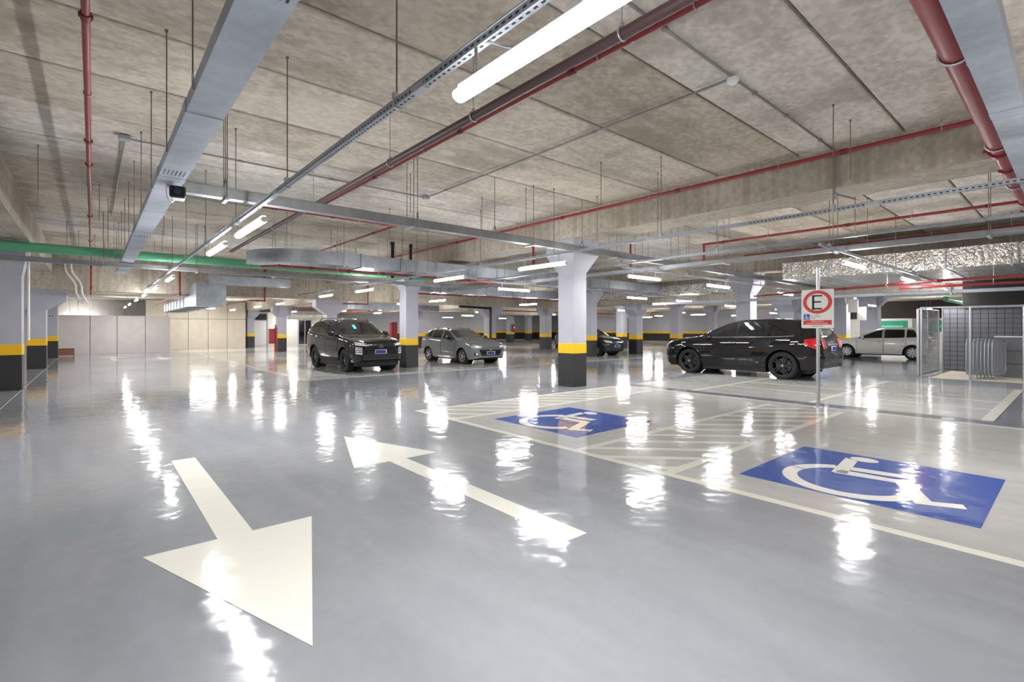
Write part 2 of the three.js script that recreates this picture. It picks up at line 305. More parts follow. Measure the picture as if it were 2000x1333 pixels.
const laneLamps = [[1.6, 'led batten lamp hung from the near end of the perforated channel'], [-1.52, 'led batten lamp with a drooping grey flex under the perforated channel'], [-6.8, 'led batten lamp just below the crossing grey trunking'], [-8.95, 'led batten lamp between the crossing trunking and the green pipe'], [-15.1, 'led batten lamp just beneath the green pipe'], [-18.9, 'led batten lamp between the green pipe and the deep girder'], [-23.2, 'led batten lamp hung against the deep girder']];
for (const [z, l] of laneLamps) lamp(1.5, z, 'z', l);
for (const [z, l] of [[-27.6, 'led batten lamp just past the deep girder over the lane'], [-33.0, 'led batten lamp over the foot of the hoarding'], [-37.5, 'led batten lamp hidden past the hoarding']]) lamp(1.5, z, 'z', l, { hang: 'ceiling' });
for (const [z, l] of [[0.6, 'led batten lamp over the second blue wheelchair symbol'], [-7.15, 'led batten lamp beside the head of the lavender column by the accessible bays'], [-10.55, 'led batten lamp over the drive before the galvanised duct'], [-15.65, 'led batten lamp above the black suv bonnet'], [-19.2, 'led batten lamp before the wide corbels behind the black suv']]) lamp(6.92, z, 'z', l);
for (const [z, l] of [[-25.3, 'led batten lamp just past the girder near the hose cabinet column'], [-29.6, 'led batten lamp over the cream partition side of the hose cabinet'], [-35.9, 'led batten lamp before the tall cream partition']]) lamp(6.92, z, 'z', l, { y: 2.62, hang: 'ceiling' });
for (const [x, z, l] of [[11.55, -2.98, 'led batten lamp before the foil duct above the parking sign'], [16.2, -2.98, 'led batten lamp below the foil duct'], [21.8, -2.98, 'led batten lamp beside the dark fascia over the store'], [10.5, -7.15, 'led batten lamp beyond the deep beam next to the lavender column'], [14.3, -7.15, 'led batten lamp above the black crossover bonnet'], [19.4, -7.15, 'led batten lamp beside the flared column behind the crossover'], [10.5, -12.15, 'led batten lamp above the nose of the grey hatchback'], [17.3, -12.15, 'led batten lamp above the nose of the dark green car'], [21.0, -12.15, 'led batten lamp between the dark green car and the crossover']]) lamp(x, z, 'x', l);
const farLamp = 'led batten lamp in the far rows beyond the parked cars';
for (const [x, z, a] of [[12.1, -19.4, 'z'], [12.1, -22.6, 'z'], [17.6, -19.2, 'z']]) lamp(x, z, a, x > 15 ? 'led batten lamp behind the grey hatchback toward the corbelled column' : z < -21 ? 'led batten lamp behind the suv against the girder' : 'led batten lamp over the tail of the grey hatchback', { hang: x < 15 ? 0.181 : 'ceiling' });
for (const [x, z, a] of [[12.0, -28.0, 'z'], [13.2, -33.5, 'z'], [17, -28, 'z'], [17, -36, 'z'], [11, -37, 'z'], [22, -29, 'x'], [22, -40, 'x'], [16, -44, 'x'],
  [26, -12.3, 'x'], [31, -7.2, 'x'], [33, -12.5, 'x'], [27, -20, 'x'], [34, -20, 'x'], [41, -16, 'x'], [42, -27, 'x'], [30, -30, 'x'], [38, -36, 'x'], [27, -38, 'x'], [30.5, -3, 'x'], [38, -6, 'x'], [28, 1.5, 'x'],
  [46, -12, 'z'], [46, -21, 'z'], [46, -31, 'z'], [46, -40, 'z'], [38, -46, 'x'], [30, -46, 'x'], [36, -1, 'x'], [40, -9.5, 'z'], [36, -31, 'x'], [26, -26.5, 'x'], [40, -2, 'z'], [40.4, -22, 'z'], [25, -45, 'x']]) lamp(x, z, a, farLamp, { y: 2.62, hang: 'ceiling' });
lamp(5.4, -36.9, 'x', 'led batten lamp close to the tall cream partition', { y: 2.72, hang: 'ceiling' }); lamp(12.5, -42.6, 'x', 'led batten lamp before the white service room', { y: 2.66, hang: 'ceiling' });
lamp(-0.6, -41.6, 'x', 'added lamp hidden behind the hoarding to brighten the white wall', { y: 2.05, hang: 'ceiling' });  // added lamp, kept out of view, brightens the wall above the hoarding
for (const [x, z, a] of [[7.2, 4.2, 'x'], [13, 2.4, 'x'], [-5, -6, 'z'], [-5, -14, 'z'], [-5, -22, 'z'], [-5, -30, 'z']]) lamp(x, z, a, 'led batten lamp in the side aisle behind the columns', { hang: 'ceiling' });
lamp(19, 2.4, 'x', 'led batten lamp under the foil duct beside the store', { hang: 0.27 });
// ================================================================ CEILING SERVICES
const H0 = CAMERA_HEIGHT;
function hangerRods(parent, pts, topY = CEIL, r = 0.006, mat = M.rod) {
  for (const [x, y, z] of pts) { const m = mesh('hanger_rod', [rodGeo([x, y, z], [x, topY + 0.01, z], r, 6), rodGeo([x, topY - 0.02, z], [x, topY + 0.005, z], r * 2.4, 6)], mat, parent); void m; }
}
// closed trunking or tray made of sections
function trunking(name, label, axis, a0, a1, b, y, w, h, { mat = M.trunking, sect = 3, rods = 2, rodOffset = 0.6, rodTop = CEIL, group, lipped = false, bars = true } = {}) {
  const g = thing(name, label, 'cable tray', [0, 0, 0], 0, group);
  const P = (a, yy, bb) => (axis === 'z' ? [bb, yy, a] : [a, yy, bb]);
  const box = (s, e, y0, y1, b0, b1) => (axis === 'z' ? bx(b0, b1, y0, y1, s, e) : bx(s, e, y0, y1, b0, b1));
  for (let s = a0; s < a1 - 0.05; s += sect) {
    const e = Math.min(a1, s + sect) - 0.004;
    mesh('section', lipped ? [box(s, e, y, y + 0.004, b - w / 2, b + w / 2), box(s, e, y, y + h, b - w / 2, b - w / 2 + 0.004), box(s, e, y, y + h, b + w / 2 - 0.004, b + w / 2), box(s, e, y + h - 0.004, y + h, b - w / 2, b - w / 2 + 0.02), box(s, e, y + h - 0.004, y + h, b + w / 2 - 0.02, b + w / 2)] : box(s, e, y, y + h, b - w / 2, b + w / 2), mat, g);
    if (s > a0) mesh('splice_plate', [box(s - 0.09, s + 0.09, y - 0.004, y, b - w / 2 - 0.004, b + w / 2 + 0.004), box(s - 0.09, s + 0.09, y, y + h, b - w / 2 - 0.005, b - w / 2), box(s - 0.09, s + 0.09, y, y + h, b + w / 2, b + w / 2 + 0.005)], mat, g);
  }
  if (rods) for (let a = a0 + rodOffset; a < a1; a += rods) {
    if (bars) mesh('support_bar', box(a - 0.02, a + 0.02, y - 0.03, y - 0.004, b - w / 2 - 0.05, b + w / 2 + 0.05), M.steel, g);
    else mesh('side_bracket', box(a - 0.015, a + 0.015, y + 0.02, y + h + 0.03, b - w / 2 - 0.012, b - w / 2), M.steel, g);
    hangerRods(g, bars ? [P(a, y - 0.03, b - w / 2 - 0.035), P(a, y - 0.03, b + w / 2 + 0.035)] : [P(a, y + h - 0.02, b - w / 2 - 0.006)], typeof rodTop === 'function' ? rodTop(a) : rodTop);
  }
  return g;
}
// perforated strut channel that carries lamps
function channel(label, axis, a0, a1, b, y, { rods = 2.4, rodOffset = 0.5, rodTop = CEIL, slots } = {}) {
  const g = thing('strut_channel', label, 'cable channel'), w = 0.042, h = 0.042;
  const box = (s, e, y0, y1, b0, b1) => (axis === 'z' ? bx(b0, b1, y0, y1, s, e) : bx(s, e, y0, y1, b0, b1));
  for (let s = a0; s < a1 - 0.05; s += 3) { const e = Math.min(a1, s + 3) - 0.004; mesh('section', [box(s, e, y, y + h, b - w / 2, b + w / 2), box(s, e, y + h, y + h + 0.006, b - w / 2 - 0.004, b + w / 2 + 0.004)], M.zinc, g); if (s > a0) mesh('splice_plate', box(s - 0.07, s + 0.07, y - 0.003, y + h * 0.9, b - w / 2 - 0.004, b + w / 2 + 0.004), M.steel, g); }
  if (slots) { const l = []; for (let a = slots[0]; a < slots[1]; a += 0.05) { l.push(box(a, a + 0.024, y + 0.014, y + 0.026, b + w / 2 - 0.001, b + w / 2 + 0.001), box(a, a + 0.024, y + 0.014, y + 0.026, b - w / 2 - 0.001, b - w / 2 + 0.001), box(a, a + 0.024, y - 0.001, y + 0.001, b - 0.006, b + 0.006)); } mesh('slots', l, M.blackPlastic, g).userData.kind = 'stuff'; }
  for (let a = a0 + rodOffset; a < a1; a += rods) {
    const P = axis === 'z' ? [b, y + h, a] : [a, y + h, b];
    mesh('hook', box(a - 0.016, a + 0.016, y - 0.006, y + h + 0.05, b - w / 2 - 0.006, b + w / 2 + 0.006), M.steel, g);
    hangerRods(g, [P], typeof rodTop === 'function' ? rodTop(a) : rodTop);
  }
  return g;
}
function pipe(name, label, pts, r, mat, { couplings = [], clamps = [], ring, rodTop = CEIL, category = 'pipe', group, coupMat } = {}) {
  const g = thing(name, label, category, [0, 0, 0], 0, group), l = [];
  for (let i = 0; i + 1 < pts.length; i++) l.push(rodGeo(pts[i], pts[i + 1], r, 16));
  for (let i = 1; i + 1 < pts.length; i++) l.push(new THREE.SphereGeometry(r * 1.18, 14, 10).translate(...pts[i]));
  mesh('tube', l, mat, g);
  const seg = (t) => { let i = Math.min(pts.length - 2, Math.floor(t)), f = t - i; return [0, 1, 2].map((k) => lerp(pts[i][k], pts[i + 1][k], f)); };
  const dir = (t) => { const i = Math.min(pts.length - 2, Math.floor(t)); return V(pts[i + 1]).sub(V(pts[i])).normalize(); };
  for (const t of couplings) { const c = V(seg(t)), d = dir(t); mesh('coupling', [rodGeo(c.clone().addScaledVector(d, -0.045).toArray(), c.clone().addScaledVector(d, 0.045).toArray(), r * 1.28, 14), new THREE.BoxGeometry(Math.abs(d.z) > 0.5 ? r * 3.2 : 0.03, 0.03, Math.abs(d.z) > 0.5 ? 0.03 : r * 3.2).translate(c.x, c.y, c.z)], coupMat ?? M.redDark, g); }
  for (const t of clamps) {
    const c = seg(t), d = dir(t), q = new THREE.Quaternion().setFromUnitVectors(new THREE.Vector3(0, 0, 1), d);
    const gg = new THREE.TorusGeometry(r * 1.12, ring ?? 0.006, 6, 20).applyQuaternion(q).translate(...c);
    mesh('hanger', [gg, rodGeo([c[0], c[1] + r, c[2]], [c[0], rodTop + 0.01, c[2]], 0.005, 6), bx(c[0] - 0.012, c[0] + 0.012, c[1] + r, c[1] + r + 0.04, c[2] - 0.012, c[2] + 0.012)], M.steel, g);
  }
  return g;
}
const range = (a, b, s) => { const l = []; for (let v = a; v <= b; v += s) l.push(v); return l; };
const along = (z0, z1, zs) => zs.map((z) => (z - z0) / (z1 - z0));
// pale wide trunking over the lane, ending before the girder
const big = trunking('cable_trunking', 'wide pale grey cable trunking hung along the lane with slotted ends', 'z', -18.4, 3, 0.645, 3.05, 0.24, 0.1, { sect: 2.0, rods: 1.55, rodOffset: 0.5, bars: false });
{ const l = []; for (const z0 of [-2.55, -6.2, -10.8, -15.6, -17.4]) for (let i = 0; i < 4; i++) for (let k = 0; k < 6; k++) l.push(bx(0.55 + k * 0.034, 0.562 + k * 0.034, 3.0485, 3.0505, z0 + i * 0.055, z0 + i * 0.055 + 0.03)); mesh('slots', l, M.blackPlastic, big).userData.kind = 'stuff'; }
const cross = trunking('cable_trunking', 'grey cable trunking crossing the lane at right angles to the pale one', 'x', 0.77, 24, -7.02, 3.07, 0.15, 0.13, { mat: M.trayGrey, rods: 2.6, rodOffset: 0.5, lipped: true });
for (const x of [1.27, 4.0, 5.6, 8.0, 12.4]) mesh('saddle', [new THREE.TorusGeometry(0.075, 0.007, 6, 18, Math.PI).rotateY(Math.PI / 2.6).translate(x, 3.2, -7.02), bx(x - 0.012, x + 0.012, 3.265, 3.32, -7.03, -7.01), rodGeo([x, 3.3, -7.02], [x, x > 8.6 && x < 9.5 ? 3.61 : CEIL + 0.01, -7.02], 0.006, 6)], M.rod, cross);
trunking('cable_trunking', 'grey cable tray hung just below the green pipe', 'x', -8, 9.6, -15.3, 2.94, 0.2, 0.1, { mat: M.trayGrey, rods: 1.9, lipped: true });
trunking('cable_trunking', 'long grey tray beyond the deep beam above the black crossover', 'z', -17, 6, 11.2, 2.96, 0.2, 0.1, { mat: M.trayGrey, rods: 2.2, lipped: true });
trunking('cable_trunking', 'grey trunking running beside the thick red pipe', 'x', 3.2, 16.2, -0.44, 3.37, 0.22, 0.13, { rods: 2.4, rodOffset: 1.7, bars: false });
trunking('cable_trunking', 'pale tray low over the fenced store', 'z', -12, 6, 18.3, 2.42, 0.15, 0.1, { mat: M.trunking, rods: 3, lipped: true, rodTop: (z) => (z > -6.2 ? 2.98 : CEIL) });
channel('perforated steel channel that carries the lane lamps', 'z', -23.6, 5, 1.5, 2.88, { slots: [-8, 1], rods: 2.35, rodOffset: 1.9 });
channel('perforated steel channel above the accessible parking bays', 'z', -22.6, 6, 6.92, 2.88, { slots: [-3, 1], rodOffset: 1.4 });
channel('thin steel channel just beyond the deep beam', 'z', -16, 6, 9.75, 2.99, { rodOffset: 1.5 });
for (const [z, l] of [[-2.98, 'steel channel over the parking sign'], [-7.15, 'steel channel over the black crossover bonnet'], [-12.15, 'steel channel over the drive beyond the flared column']]) channel(l, 'x', 9.6, 22.4, z, 2.88, { rodTop: (x) => (z > -6 && x > 16.55 && x < 21.85 ? 2.98 : CEIL) });
channel('steel channel behind the black suv', 'z', -23.6, -16.9, 12.1, 2.88, { rods: 2.8 });
// pipes
const redRow = 'thin red sprinkler pipe';
pipe('sprinkler_pipe', 'red sprinkler pipe running along the lane ceiling and dropping at the girder', [[-0.04, 3.88, 3], [-0.04, 3.88, -23.8], [-0.04, 2.7, -23.8], [-0.04, 2.7, -40]], 0.028, M.red, { couplings: [...along(3, -23.8, [-3.4, -5.05, -8.4, -9.6, -14, -18]), 1.1, 1.8], clamps: along(3, -23.8, [-2.4, -6.7, -11, -15, -19]) });
pipe('drain_pipe', 'dark brown drain pipe hung on white rings above the lane', [[2.88, 3.56, 6], [2.88, 3.55, -15.2]], 0.041, M.brownPipe, { clamps: along(6, -15.2, [2.2, -0.75, -2.15, -3.95, -5.75, -8.6, -11]), ring: 0.009 });
pipe('sprinkler_pipe', redRow + ' beside the brown drain pipe', [[3.72, 4.07, 6], [3.72, 4.07, -11.4]], 0.025, M.red, { couplings: along(6, -11.4, [-1.3, -3.4, -5.4, -8]), clamps: along(6, -11.4, [-0.4, -2.05, -3.05, -6.3, -9.5]) });
pipe('sprinkler_pipe', redRow + ' branch crossing behind the lane lamps', [[2.66, 4.05, -23.6], [2.66, 4.05, -11.4], [5.85, 4.05, -11.4], [5.85, 4.05, -19.5]], 0.03, M.red, { couplings: [0.3, 0.6, 0.9, 1.1, 1.5, 1.9, 2.15, 2.5], clamps: [0.2, 0.5, 0.8, 1.3, 1.7, 2.3, 2.7] });
pipe('sprinkler_pipe', redRow + ' along the top of the deep beam', [[8.43, 4.06, 6], [8.43, 4.06, -20.5]], 0.03, M.red, { couplings: along(6, -20.5, [-2.3, -5, -8, -11.2, -12.4, -16]), clamps: along(6, -20.5, [-1.2, -3.2, -5.6, -9.5, -13]) });
pipe('fire_main', 'thick red fire main beside the grey trunking', [[3.2, 3.66, -0.66], [11.6, 3.66, -0.66]], 0.098, M.red, { couplings: [0.63, 0.74], clamps: [0.24, 0.59, 0.88], ring: 0.012, coupMat: M.red });
pipe('fire_main', 'red fire main riser bend at the end of the trunking', [[11.6, 3.66, -0.66], [13.8, 3.66, -0.66], [13.8, 3.66, 5]], 0.07, M.red, { couplings: [0.3, 0.8] });
pipe('sprinkler_pipe', redRow + ' beyond the deep beam with a drop', [[14.3, 4.02, 5], [14.3, 4.02, -7.6], [14.3, 3.4, -7.6]], 0.034, M.red, { couplings: [0.3, 0.5, 0.7, 0.95], clamps: [0.25, 0.6, 0.85] });
pipe('sprinkler_pipe', redRow + ' high beside the far dark beam', [[17.7, 4.03, 5], [17.7, 4.03, -7.9]], 0.032, M.red, { couplings: [0.4, 0.75], clamps: [0.3, 0.6, 0.85] });
pipe('sprinkler_pipe', redRow + ' passing under the foil duct', [[14.9, 2.6, 5], [15.6, 2.6, -2.3], [18.55, 2.62, -7.9]], 0.033, M.red, { couplings: [0.7, 1.1, 1.4], clamps: [0.5, 1.2], rodTop: 2.98 });
pipe('sprinkler_pipe', redRow + ' low under the foil duct toward the store', [[16.9, 2.55, 6], [16.9, 2.55, -3.3]], 0.033, M.red, { couplings: [0.4, 0.95], clamps: [0.55, 0.8], rodTop: 2.98 });
pipe('sprinkler_pipe', redRow + ' under the galvanised duct', [[3.2, 2.98, -13.3], [3.45, 2.966, -12.75], [11, 2.966, -12.75]], 0.033, M.red, { couplings: range(1.1, 1.95, 0.13), clamps: range(1.04, 1.9, 0.15) });
for (const [x, z] of [[5.85, -23.8], [10.7, -23.8]]) pipe('sprinkler_pipe', redRow + (x < 7 ? ' dropping at the girder beyond the brown pipe' : ' dropping at the girder behind the suv'), [[x, 4.05, x < 7 ? -19.5 : -18], [x, 4.05, z], [x, 2.66, z], [x < 7 ? x - 0.6 : 9.5, 2.66, z], [x < 7 ? x - 0.6 : 9.5, 2.66, -36]], 0.032, M.red, { couplings: [1.5, 2.5], clamps: [3.3, 3.7], rodTop: LOW });
pipe('sprinkler_pipe', redRow + ' dropping at the girder above the lane lamps', [[2.66, 4.05, -23.6], [2.66, 2.78, -23.6], [2.66, 2.78, -33]], 0.034, M.red, { couplings: [0.95], clamps: [1.4, 1.8], rodTop: LOW });
pipe('sprinkler_pipe', redRow + ' far beyond the grey hatchback', [[14, 2.6, -27.1], [14, 2.6, -40]], 0.04, M.red, { couplings: [0.3, 0.7], clamps: [0.2, 0.5, 0.8], rodTop: LOW });
pipe('sprinkler_pipe', redRow + ' along the far beam', [[20, 2.62, -25.5], [34, 2.62, -25.5]], 0.04, M.red, { couplings: [0.3, 0.7], clamps: [0.2, 0.5, 0.8], rodTop: LOW });
for (const x of [8.7, 10.9, 12.9]) pipe('sprinkler_pipe', redRow + (x < 9 ? ' stub on the lavender column head' : x < 12 ? ' short drop beside the cross lamp' : ' short drop near the flared column'), [[x, x < 9 ? 3.61 : 4.21, -9.3], [x, 3.1, -9.3]], 0.03, M.red, { couplings: [0.9] });
pipe('water_pipe', 'green water pipe crossing the lane', [[-8, 3.29, -15.62], [9.6, 3.29, -15.62]], 0.115, M.greenPipe, { clamps: along(-8, 9.6, [-6, -2.6, 0.4, 3.4, 6.4]), ring: 0.006 });
pipe('water_pipe', 'far green water pipe over the white hatchback', [[26, 2.62, -3.6], [46, 2.62, -3.6]], 0.1, M.greenPipe, { clamps: [0.2, 0.5], rodTop: LOW });
pipe('conduit_pipe', 'grey conduit clipped to the ceiling with a corner box', [[0.35, 4.16, -15.2], [0.35, 4.16, -8.9], [5.27, 4.16, -8.9], [5.27, 4.16, -2.47]], 0.014, M.conduit, { couplings: [1.3, 1.6, 2.12, 2.4, 2.7], coupMat: M.conduit, category: 'conduit' });
pipe('conduit_pipe', 'dark conduit clipped to the ceiling toward the deep beam', [[2.4, 4.165, -2.47], [8.6, 4.165, -2.47], [8.6, 3.5, -2.47], [9.0, 3.45, -2.3]], 0.015, M.conduit, { couplings: [0.25, 0.55, 0.7, 0.9], coupMat: M.conduit, category: 'conduit' });
for (const [x, z, big] of [[0.35, -8.9, 0.07], [5.27, -8.9, 0.06]]) tag(mesh('junction_box', rbx(big * 2, 0.06, big * 2, 0.01, x, 4.16, z), M.greyPlastic), x < 1 ? 'small grey junction box where ceiling conduits turn over the lane' : 'small grey junction box where ceiling conduits meet near the deep beam', 'box');
{ const d = thing('smoke_detector', 'round white smoke detector on the ceiling conduit', 'detector', [5.27, 4.15, -2.47]); mesh('base', new THREE.CylinderGeometry(0.06, 0.06, 0.03, 20).translate(0, -0.01, 0), M.whitePlastic, d); mesh('dome', new THREE.SphereGeometry(0.05, 18, 8, 0, Math.PI * 2, Math.PI / 2, Math.PI / 2).scale(1, 0.8, 1).translate(0, -0.025, 0), M.whitePlastic, d); }
tag(mesh('junction_box', rbx(0.07, 0.12, 0.05, 0.008, 8.63, 3.47, -2.47), M.greyPlastic), 'grey junction box on the side of the deep beam', 'box');
// black drain stubs
for (const [x, n] of [[7.3, 'thicker'], [7.95, 'thinner']]) pipe('drain_pipe', 'short ' + n + ' black drain pipe through the ceiling behind the galvanised duct', [[x, 4.2, -14.4], [x, 3.05, -14.4]], n === 'thicker' ? 0.055 : 0.045, M.blackPlastic, { couplings: [0.05], coupMat: M.blackPlastic });
pipe('drain_pipe', 'black downpipe on the corbelled column behind the grey hatchback', [[16.2, 2.7, -23.6], [18.5, 2.66, -23.6], [18.62, 2.5, -23.75], [18.62, 0, -23.75]], 0.07, M.blackPlastic, {});
// white conduit pair bending down on the girder
for (const k of [0, 1]) tag(mesh('conduit_pipe', tubeGeo([[-0.75 + k * 0.16, 3.9, -23.8], [-0.72 + k * 0.16, 3.5, -23.75], [-0.48 + k * 0.16, 3.05, -23.75], [-0.45 + k * 0.16, 2.75, -23.75], [-0.3 + k * 0.16, 2.4, -24.6]], 0.03, 8, 30), M.whitePlastic), 'white conduit bending down the face of the girder', 'conduit', 'white conduits on the girder');
tag(mesh('conduit_pipe', [rodGeo([-1.17, 3.0, -16.55], [-1.17, 1.15, -16.55], 0.025), rodGeo([-1.17, 3.0, -16.55], [-1.17, 3.44, -16.7], 0.025)], M.whitePlastic), 'white conduit running down the side of the lavender column', 'conduit');
// galvanised duct with its bend, beyond the lane
function duct(name, label, axis, a0, a1, b, y0, w, h, mat, sect, topY, flange = 0.025) {
  const g = thing(name, label, 'duct'); const box = (s, e, yy0, yy1, b0, b1) => (axis === 'z' ? bx(b0, b1, yy0, yy1, s, e) : bx(s, e, yy0, yy1, b0, b1));
  for (let s = a0; s < a1 - 0.05; s += sect) { const e = Math.min(s + sect, a1); mesh('section', box(s, e, y0, y0 + h, b - w / 2, b + w / 2), mat, g); if (flange) mesh('flange', [box(e - 0.012, e + 0.012, y0 - flange, y0, b - w / 2 - flange, b + w / 2 + flange), box(e - 0.012, e + 0.012, y0 + h, y0 + h + flange, b - w / 2 - flange, b + w / 2 + flange), box(e - 0.012, e + 0.012, y0, y0 + h, b - w / 2 - flange, b - w / 2), box(e - 0.012, e + 0.012, y0, y0 + h, b + w / 2, b + w / 2 + flange)], M.zinc, g); }
  for (let s = a0 + 0.7; s < a1; s += 2.2) { const P = (o) => (axis === 'z' ? [b + o, y0 - 0.03, s] : [s, y0 - 0.03, b + o]); mesh('support_bar', box(s - 0.02, s + 0.02, y0 - 0.045, y0 - 0.004, b - w / 2 - 0.08, b + w / 2 + 0.08), M.steel, g); hangerRods(g, [P(-w / 2 - 0.06), P(w / 2 + 0.06)], topY); }
  return g;
}
const gd1 = duct('air_duct', 'galvanised rectangular air duct with a wide bend beside the green pipe', 'x', 4.4, 20.1, -13.3, 3.12, 0.8, 0.34, M.zinc, 1.2, CEIL);
{ // bend from the cross run into the lane direction
  const s = new THREE.Shape(); s.absarc(0, 0, 1.35, 0, Math.PI / 2, false); s.absarc(0, 0, 0.55, Math.PI / 2, 0, true);
  const g = new THREE.ExtrudeGeometry(s, { depth: 0.34, bevelEnabled: false, curveSegments: 20 }).applyMatrix4(new THREE.Matrix4().makeBasis(new THREE.Vector3(-1, 0, 0), new THREE.Vector3(0, 0, 1), new THREE.Vector3(0, 1, 0)));
  mesh('bend', metreUV(g.translate(4.4, 3.12, -14.25)), M.zinc, gd1);
}
const gd2 = duct('air_duct', 'deep galvanised duct dropping below the girder', 'z', -34, -25.0, 3.55, 2.36, 0.95, 0.42, M.zinc, 1.15, LOW);
{ const f = (p) => new THREE.Vector3(...p);
  const q = (a, b, c, d) => { const g = new THREE.BufferGeometry(); const pts = [a, b, c, a, c, d].flatMap((p) => p); g.setAttribute('position', new THREE.Float32BufferAttribute(pts, 3)); g.computeVertexNormals(); return metreUV(g); };
  void f;
  const x0 = 3.0, x1 = 4.0, z0 = -22.0, z1 = -25.0, yb = 2.3, yt = 3.18;
  mesh('end_section', [bx(x0, x1, yb, yt, z0 - 0.9, z0), q([x0, yt, z0 - 0.9], [x1, yt, z0 - 0.9], [x1, 2.8, z1], [x0, 2.8, z1]), q([x0, yb, z0 - 0.9], [x1, yb, z0 - 0.9], [x1, 2.36, z1], [x0, 2.36, z1]), q([x0, yb, z0 - 0.9], [x0, yt, z0 - 0.9], [x0, 2.8, z1], [x0, 2.36, z1]), q([x1, yb, z0 - 0.9], [x1, yt, z0 - 0.9], [x1, 2.8, z1], [x1, 2.36, z1])], M.zinc, gd2);
  for (let i = 0; i < 5; i++) mesh('rib', bx(x0, x1, yb + 0.1 + i * 0.16, yb + 0.125 + i * 0.16, z0, z0 + 0.015), M.zinc, gd2);
  mesh('transition', [bx(3.4, 6.4, 3.18, 3.5, -22.6, -21.9)], M.zinc, gd2); }
duct('air_duct', 'foil wrapped wide air duct over the parking sign', 'z', -6.2, 6, 19.2, 2.98, 5.2, 0.51, M.foil, 1.3, CEIL, 0.012);
duct('air_duct', 'low foil wrapped duct beyond the flared column', 'z', -20, -9.5, 21, 3.0, 1.2, 0.4, M.foil, 1.3, CEIL, 0.012);
duct('air_duct', 'far galvanised duct above the dark green car', 'x', 10, 20.1, -18.0, 2.95, 0.7, 0.35, M.zinc, 1.2, CEIL);
duct('air_duct', 'far galvanised duct behind the corbelled column', 'x', 9.9, 16.5, -26.6, 2.5, 0.6, 0.35, M.zinc, 1.2, LOW);
{ const g = thing('round_duct', 'shiny round foil duct above the dark glazed doorway', 'duct'); mesh('tube', rodGeo([10.9, 2.45, -40.6], [14.9, 2.45, -40.6], 0.33, 24), M.foil, g); hangerRods(g, [[11.4, 2.75, -40.6], [14.2, 2.75, -40.6]], LOW); for (const x of [11.7, 12.7, 13.7]) mesh('band', new THREE.TorusGeometry(0.335, 0.012, 6, 28).rotateY(Math.PI / 2).translate(x, 2.45, -40.6), M.steel, g); }
// loose threaded rods
{ const spots = []; for (const [x, z] of [[-0.62, -10.2], [0.1, -12.3], [0.25, -13.5], [0.95, -13.2], [1.05, -11.6], [-0.5, -17], [-0.3, -18.6], [0.05, -18.9], [0.3, -20.5], [0.45, -20.6], [1.9, -12.6], [2.3, -15.4], [3.5, -12.3], [4.5, -16], [5.2, -10.4], [6.2, -8.2], [6.6, -12.4], [6.4, -5.2], [7.6, -4.9], [7.6, -2.0], [8.0, -6.6], [4.3, -7.8]]) spots.push([x, z]);
  spots.forEach(([x, z], i) => { const L = [0.95, 0.7, 1.05, 0.8][i % 4]; tag(mesh('threaded_rod', [rodGeo([x, CEIL + 0.01, z], [x, CEIL - L, z], 0.006, 6), rodGeo([x, CEIL + 0.008, z], [x, CEIL - 0.02, z], 0.014, 6)], M.rod), 'bare threaded rod hanging loose from the ceiling', 'rod', 'loose threaded rods under the ceiling'); }); }
// security camera on the pale trunking
{ const c = thing('security_camera', 'bullet security camera with black face under the pale trunking', 'camera', [0.72, 2.95, -6.55], -0.12);
  mesh('body', [rbx(0.13, 0.12, 0.2, 0.025, 0, 0, -0.05, 3)], M.whitePlastic, c);
  mesh('face', rbx(0.155, 0.13, 0.06, 0.024, 0, 0, 0.06, 3), M.blackPlastic, c);
  mesh('lens', new THREE.CylinderGeometry(0.032, 0.036, 0.012, 20).rotateX(Math.PI / 2).translate(0, 0, 0.093), phys(0x2b2d3a, 0.1, 0.2, { clearcoat: 1 }), c);
  mesh('bracket', [rbx(0.06, 0.06, 0.08, 0.015, -0.05, 0.06, -0.1), rodGeo([0, 0.05, -0.08], [-0.1, 0.09, -0.1], 0.018)], M.whitePlastic, c);
  mesh('cable', tubeGeo([[-0.02, -0.04, -0.12], [-0.06, -0.09, -0.1], [-0.1, -0.03, -0.1], [-0.11, 0.08, -0.12]], 0.006, 6, 20), M.whitePlastic, c); }
// lamp flex of the nearest lane lamp
tag(mesh('lamp_cable', [tubeGeo([[1.52, 2.88, -1.25], [1.54, 2.8, -1.35], [1.53, 2.75, -1.55], [1.52, 2.78, -1.75], [1.5, 2.86, -1.9], [1.5, 2.9, -1.98]], 0.006, 6, 40), rodGeo([1.53, 2.762, -1.5], [1.53, 2.762, -1.58], 0.013)], M.greyPlastic), 'grey flex drooping from the perforated channel to the lamp', 'cable');
pipe('sprinkler_pipe', redRow + ' continuing beyond the long grey tray', [[11.45, 2.966, -12.75], [20, 2.966, -12.75]], 0.033, M.red, { couplings: [0.15, 0.4, 0.65, 0.9], clamps: [0.1, 0.35, 0.6, 0.85] });
pipe('sprinkler_pipe', redRow + ' under the far galvanised duct', [[9.9, 2.84, -17.4], [20.1, 2.84, -17.4]], 0.033, M.red, { couplings: [0.2, 0.5, 0.8], clamps: [0.08, 0.3, 0.55, 0.9] });
pipe('sprinkler_pipe', redRow + ' near the deep beam behind the lavender column', [[10.35, 3.62, -23.8], [10.35, 3.62, -14.2]], 0.03, M.red, { couplings: [0.3, 0.7], clamps: [0.25, 0.55, 0.85] });
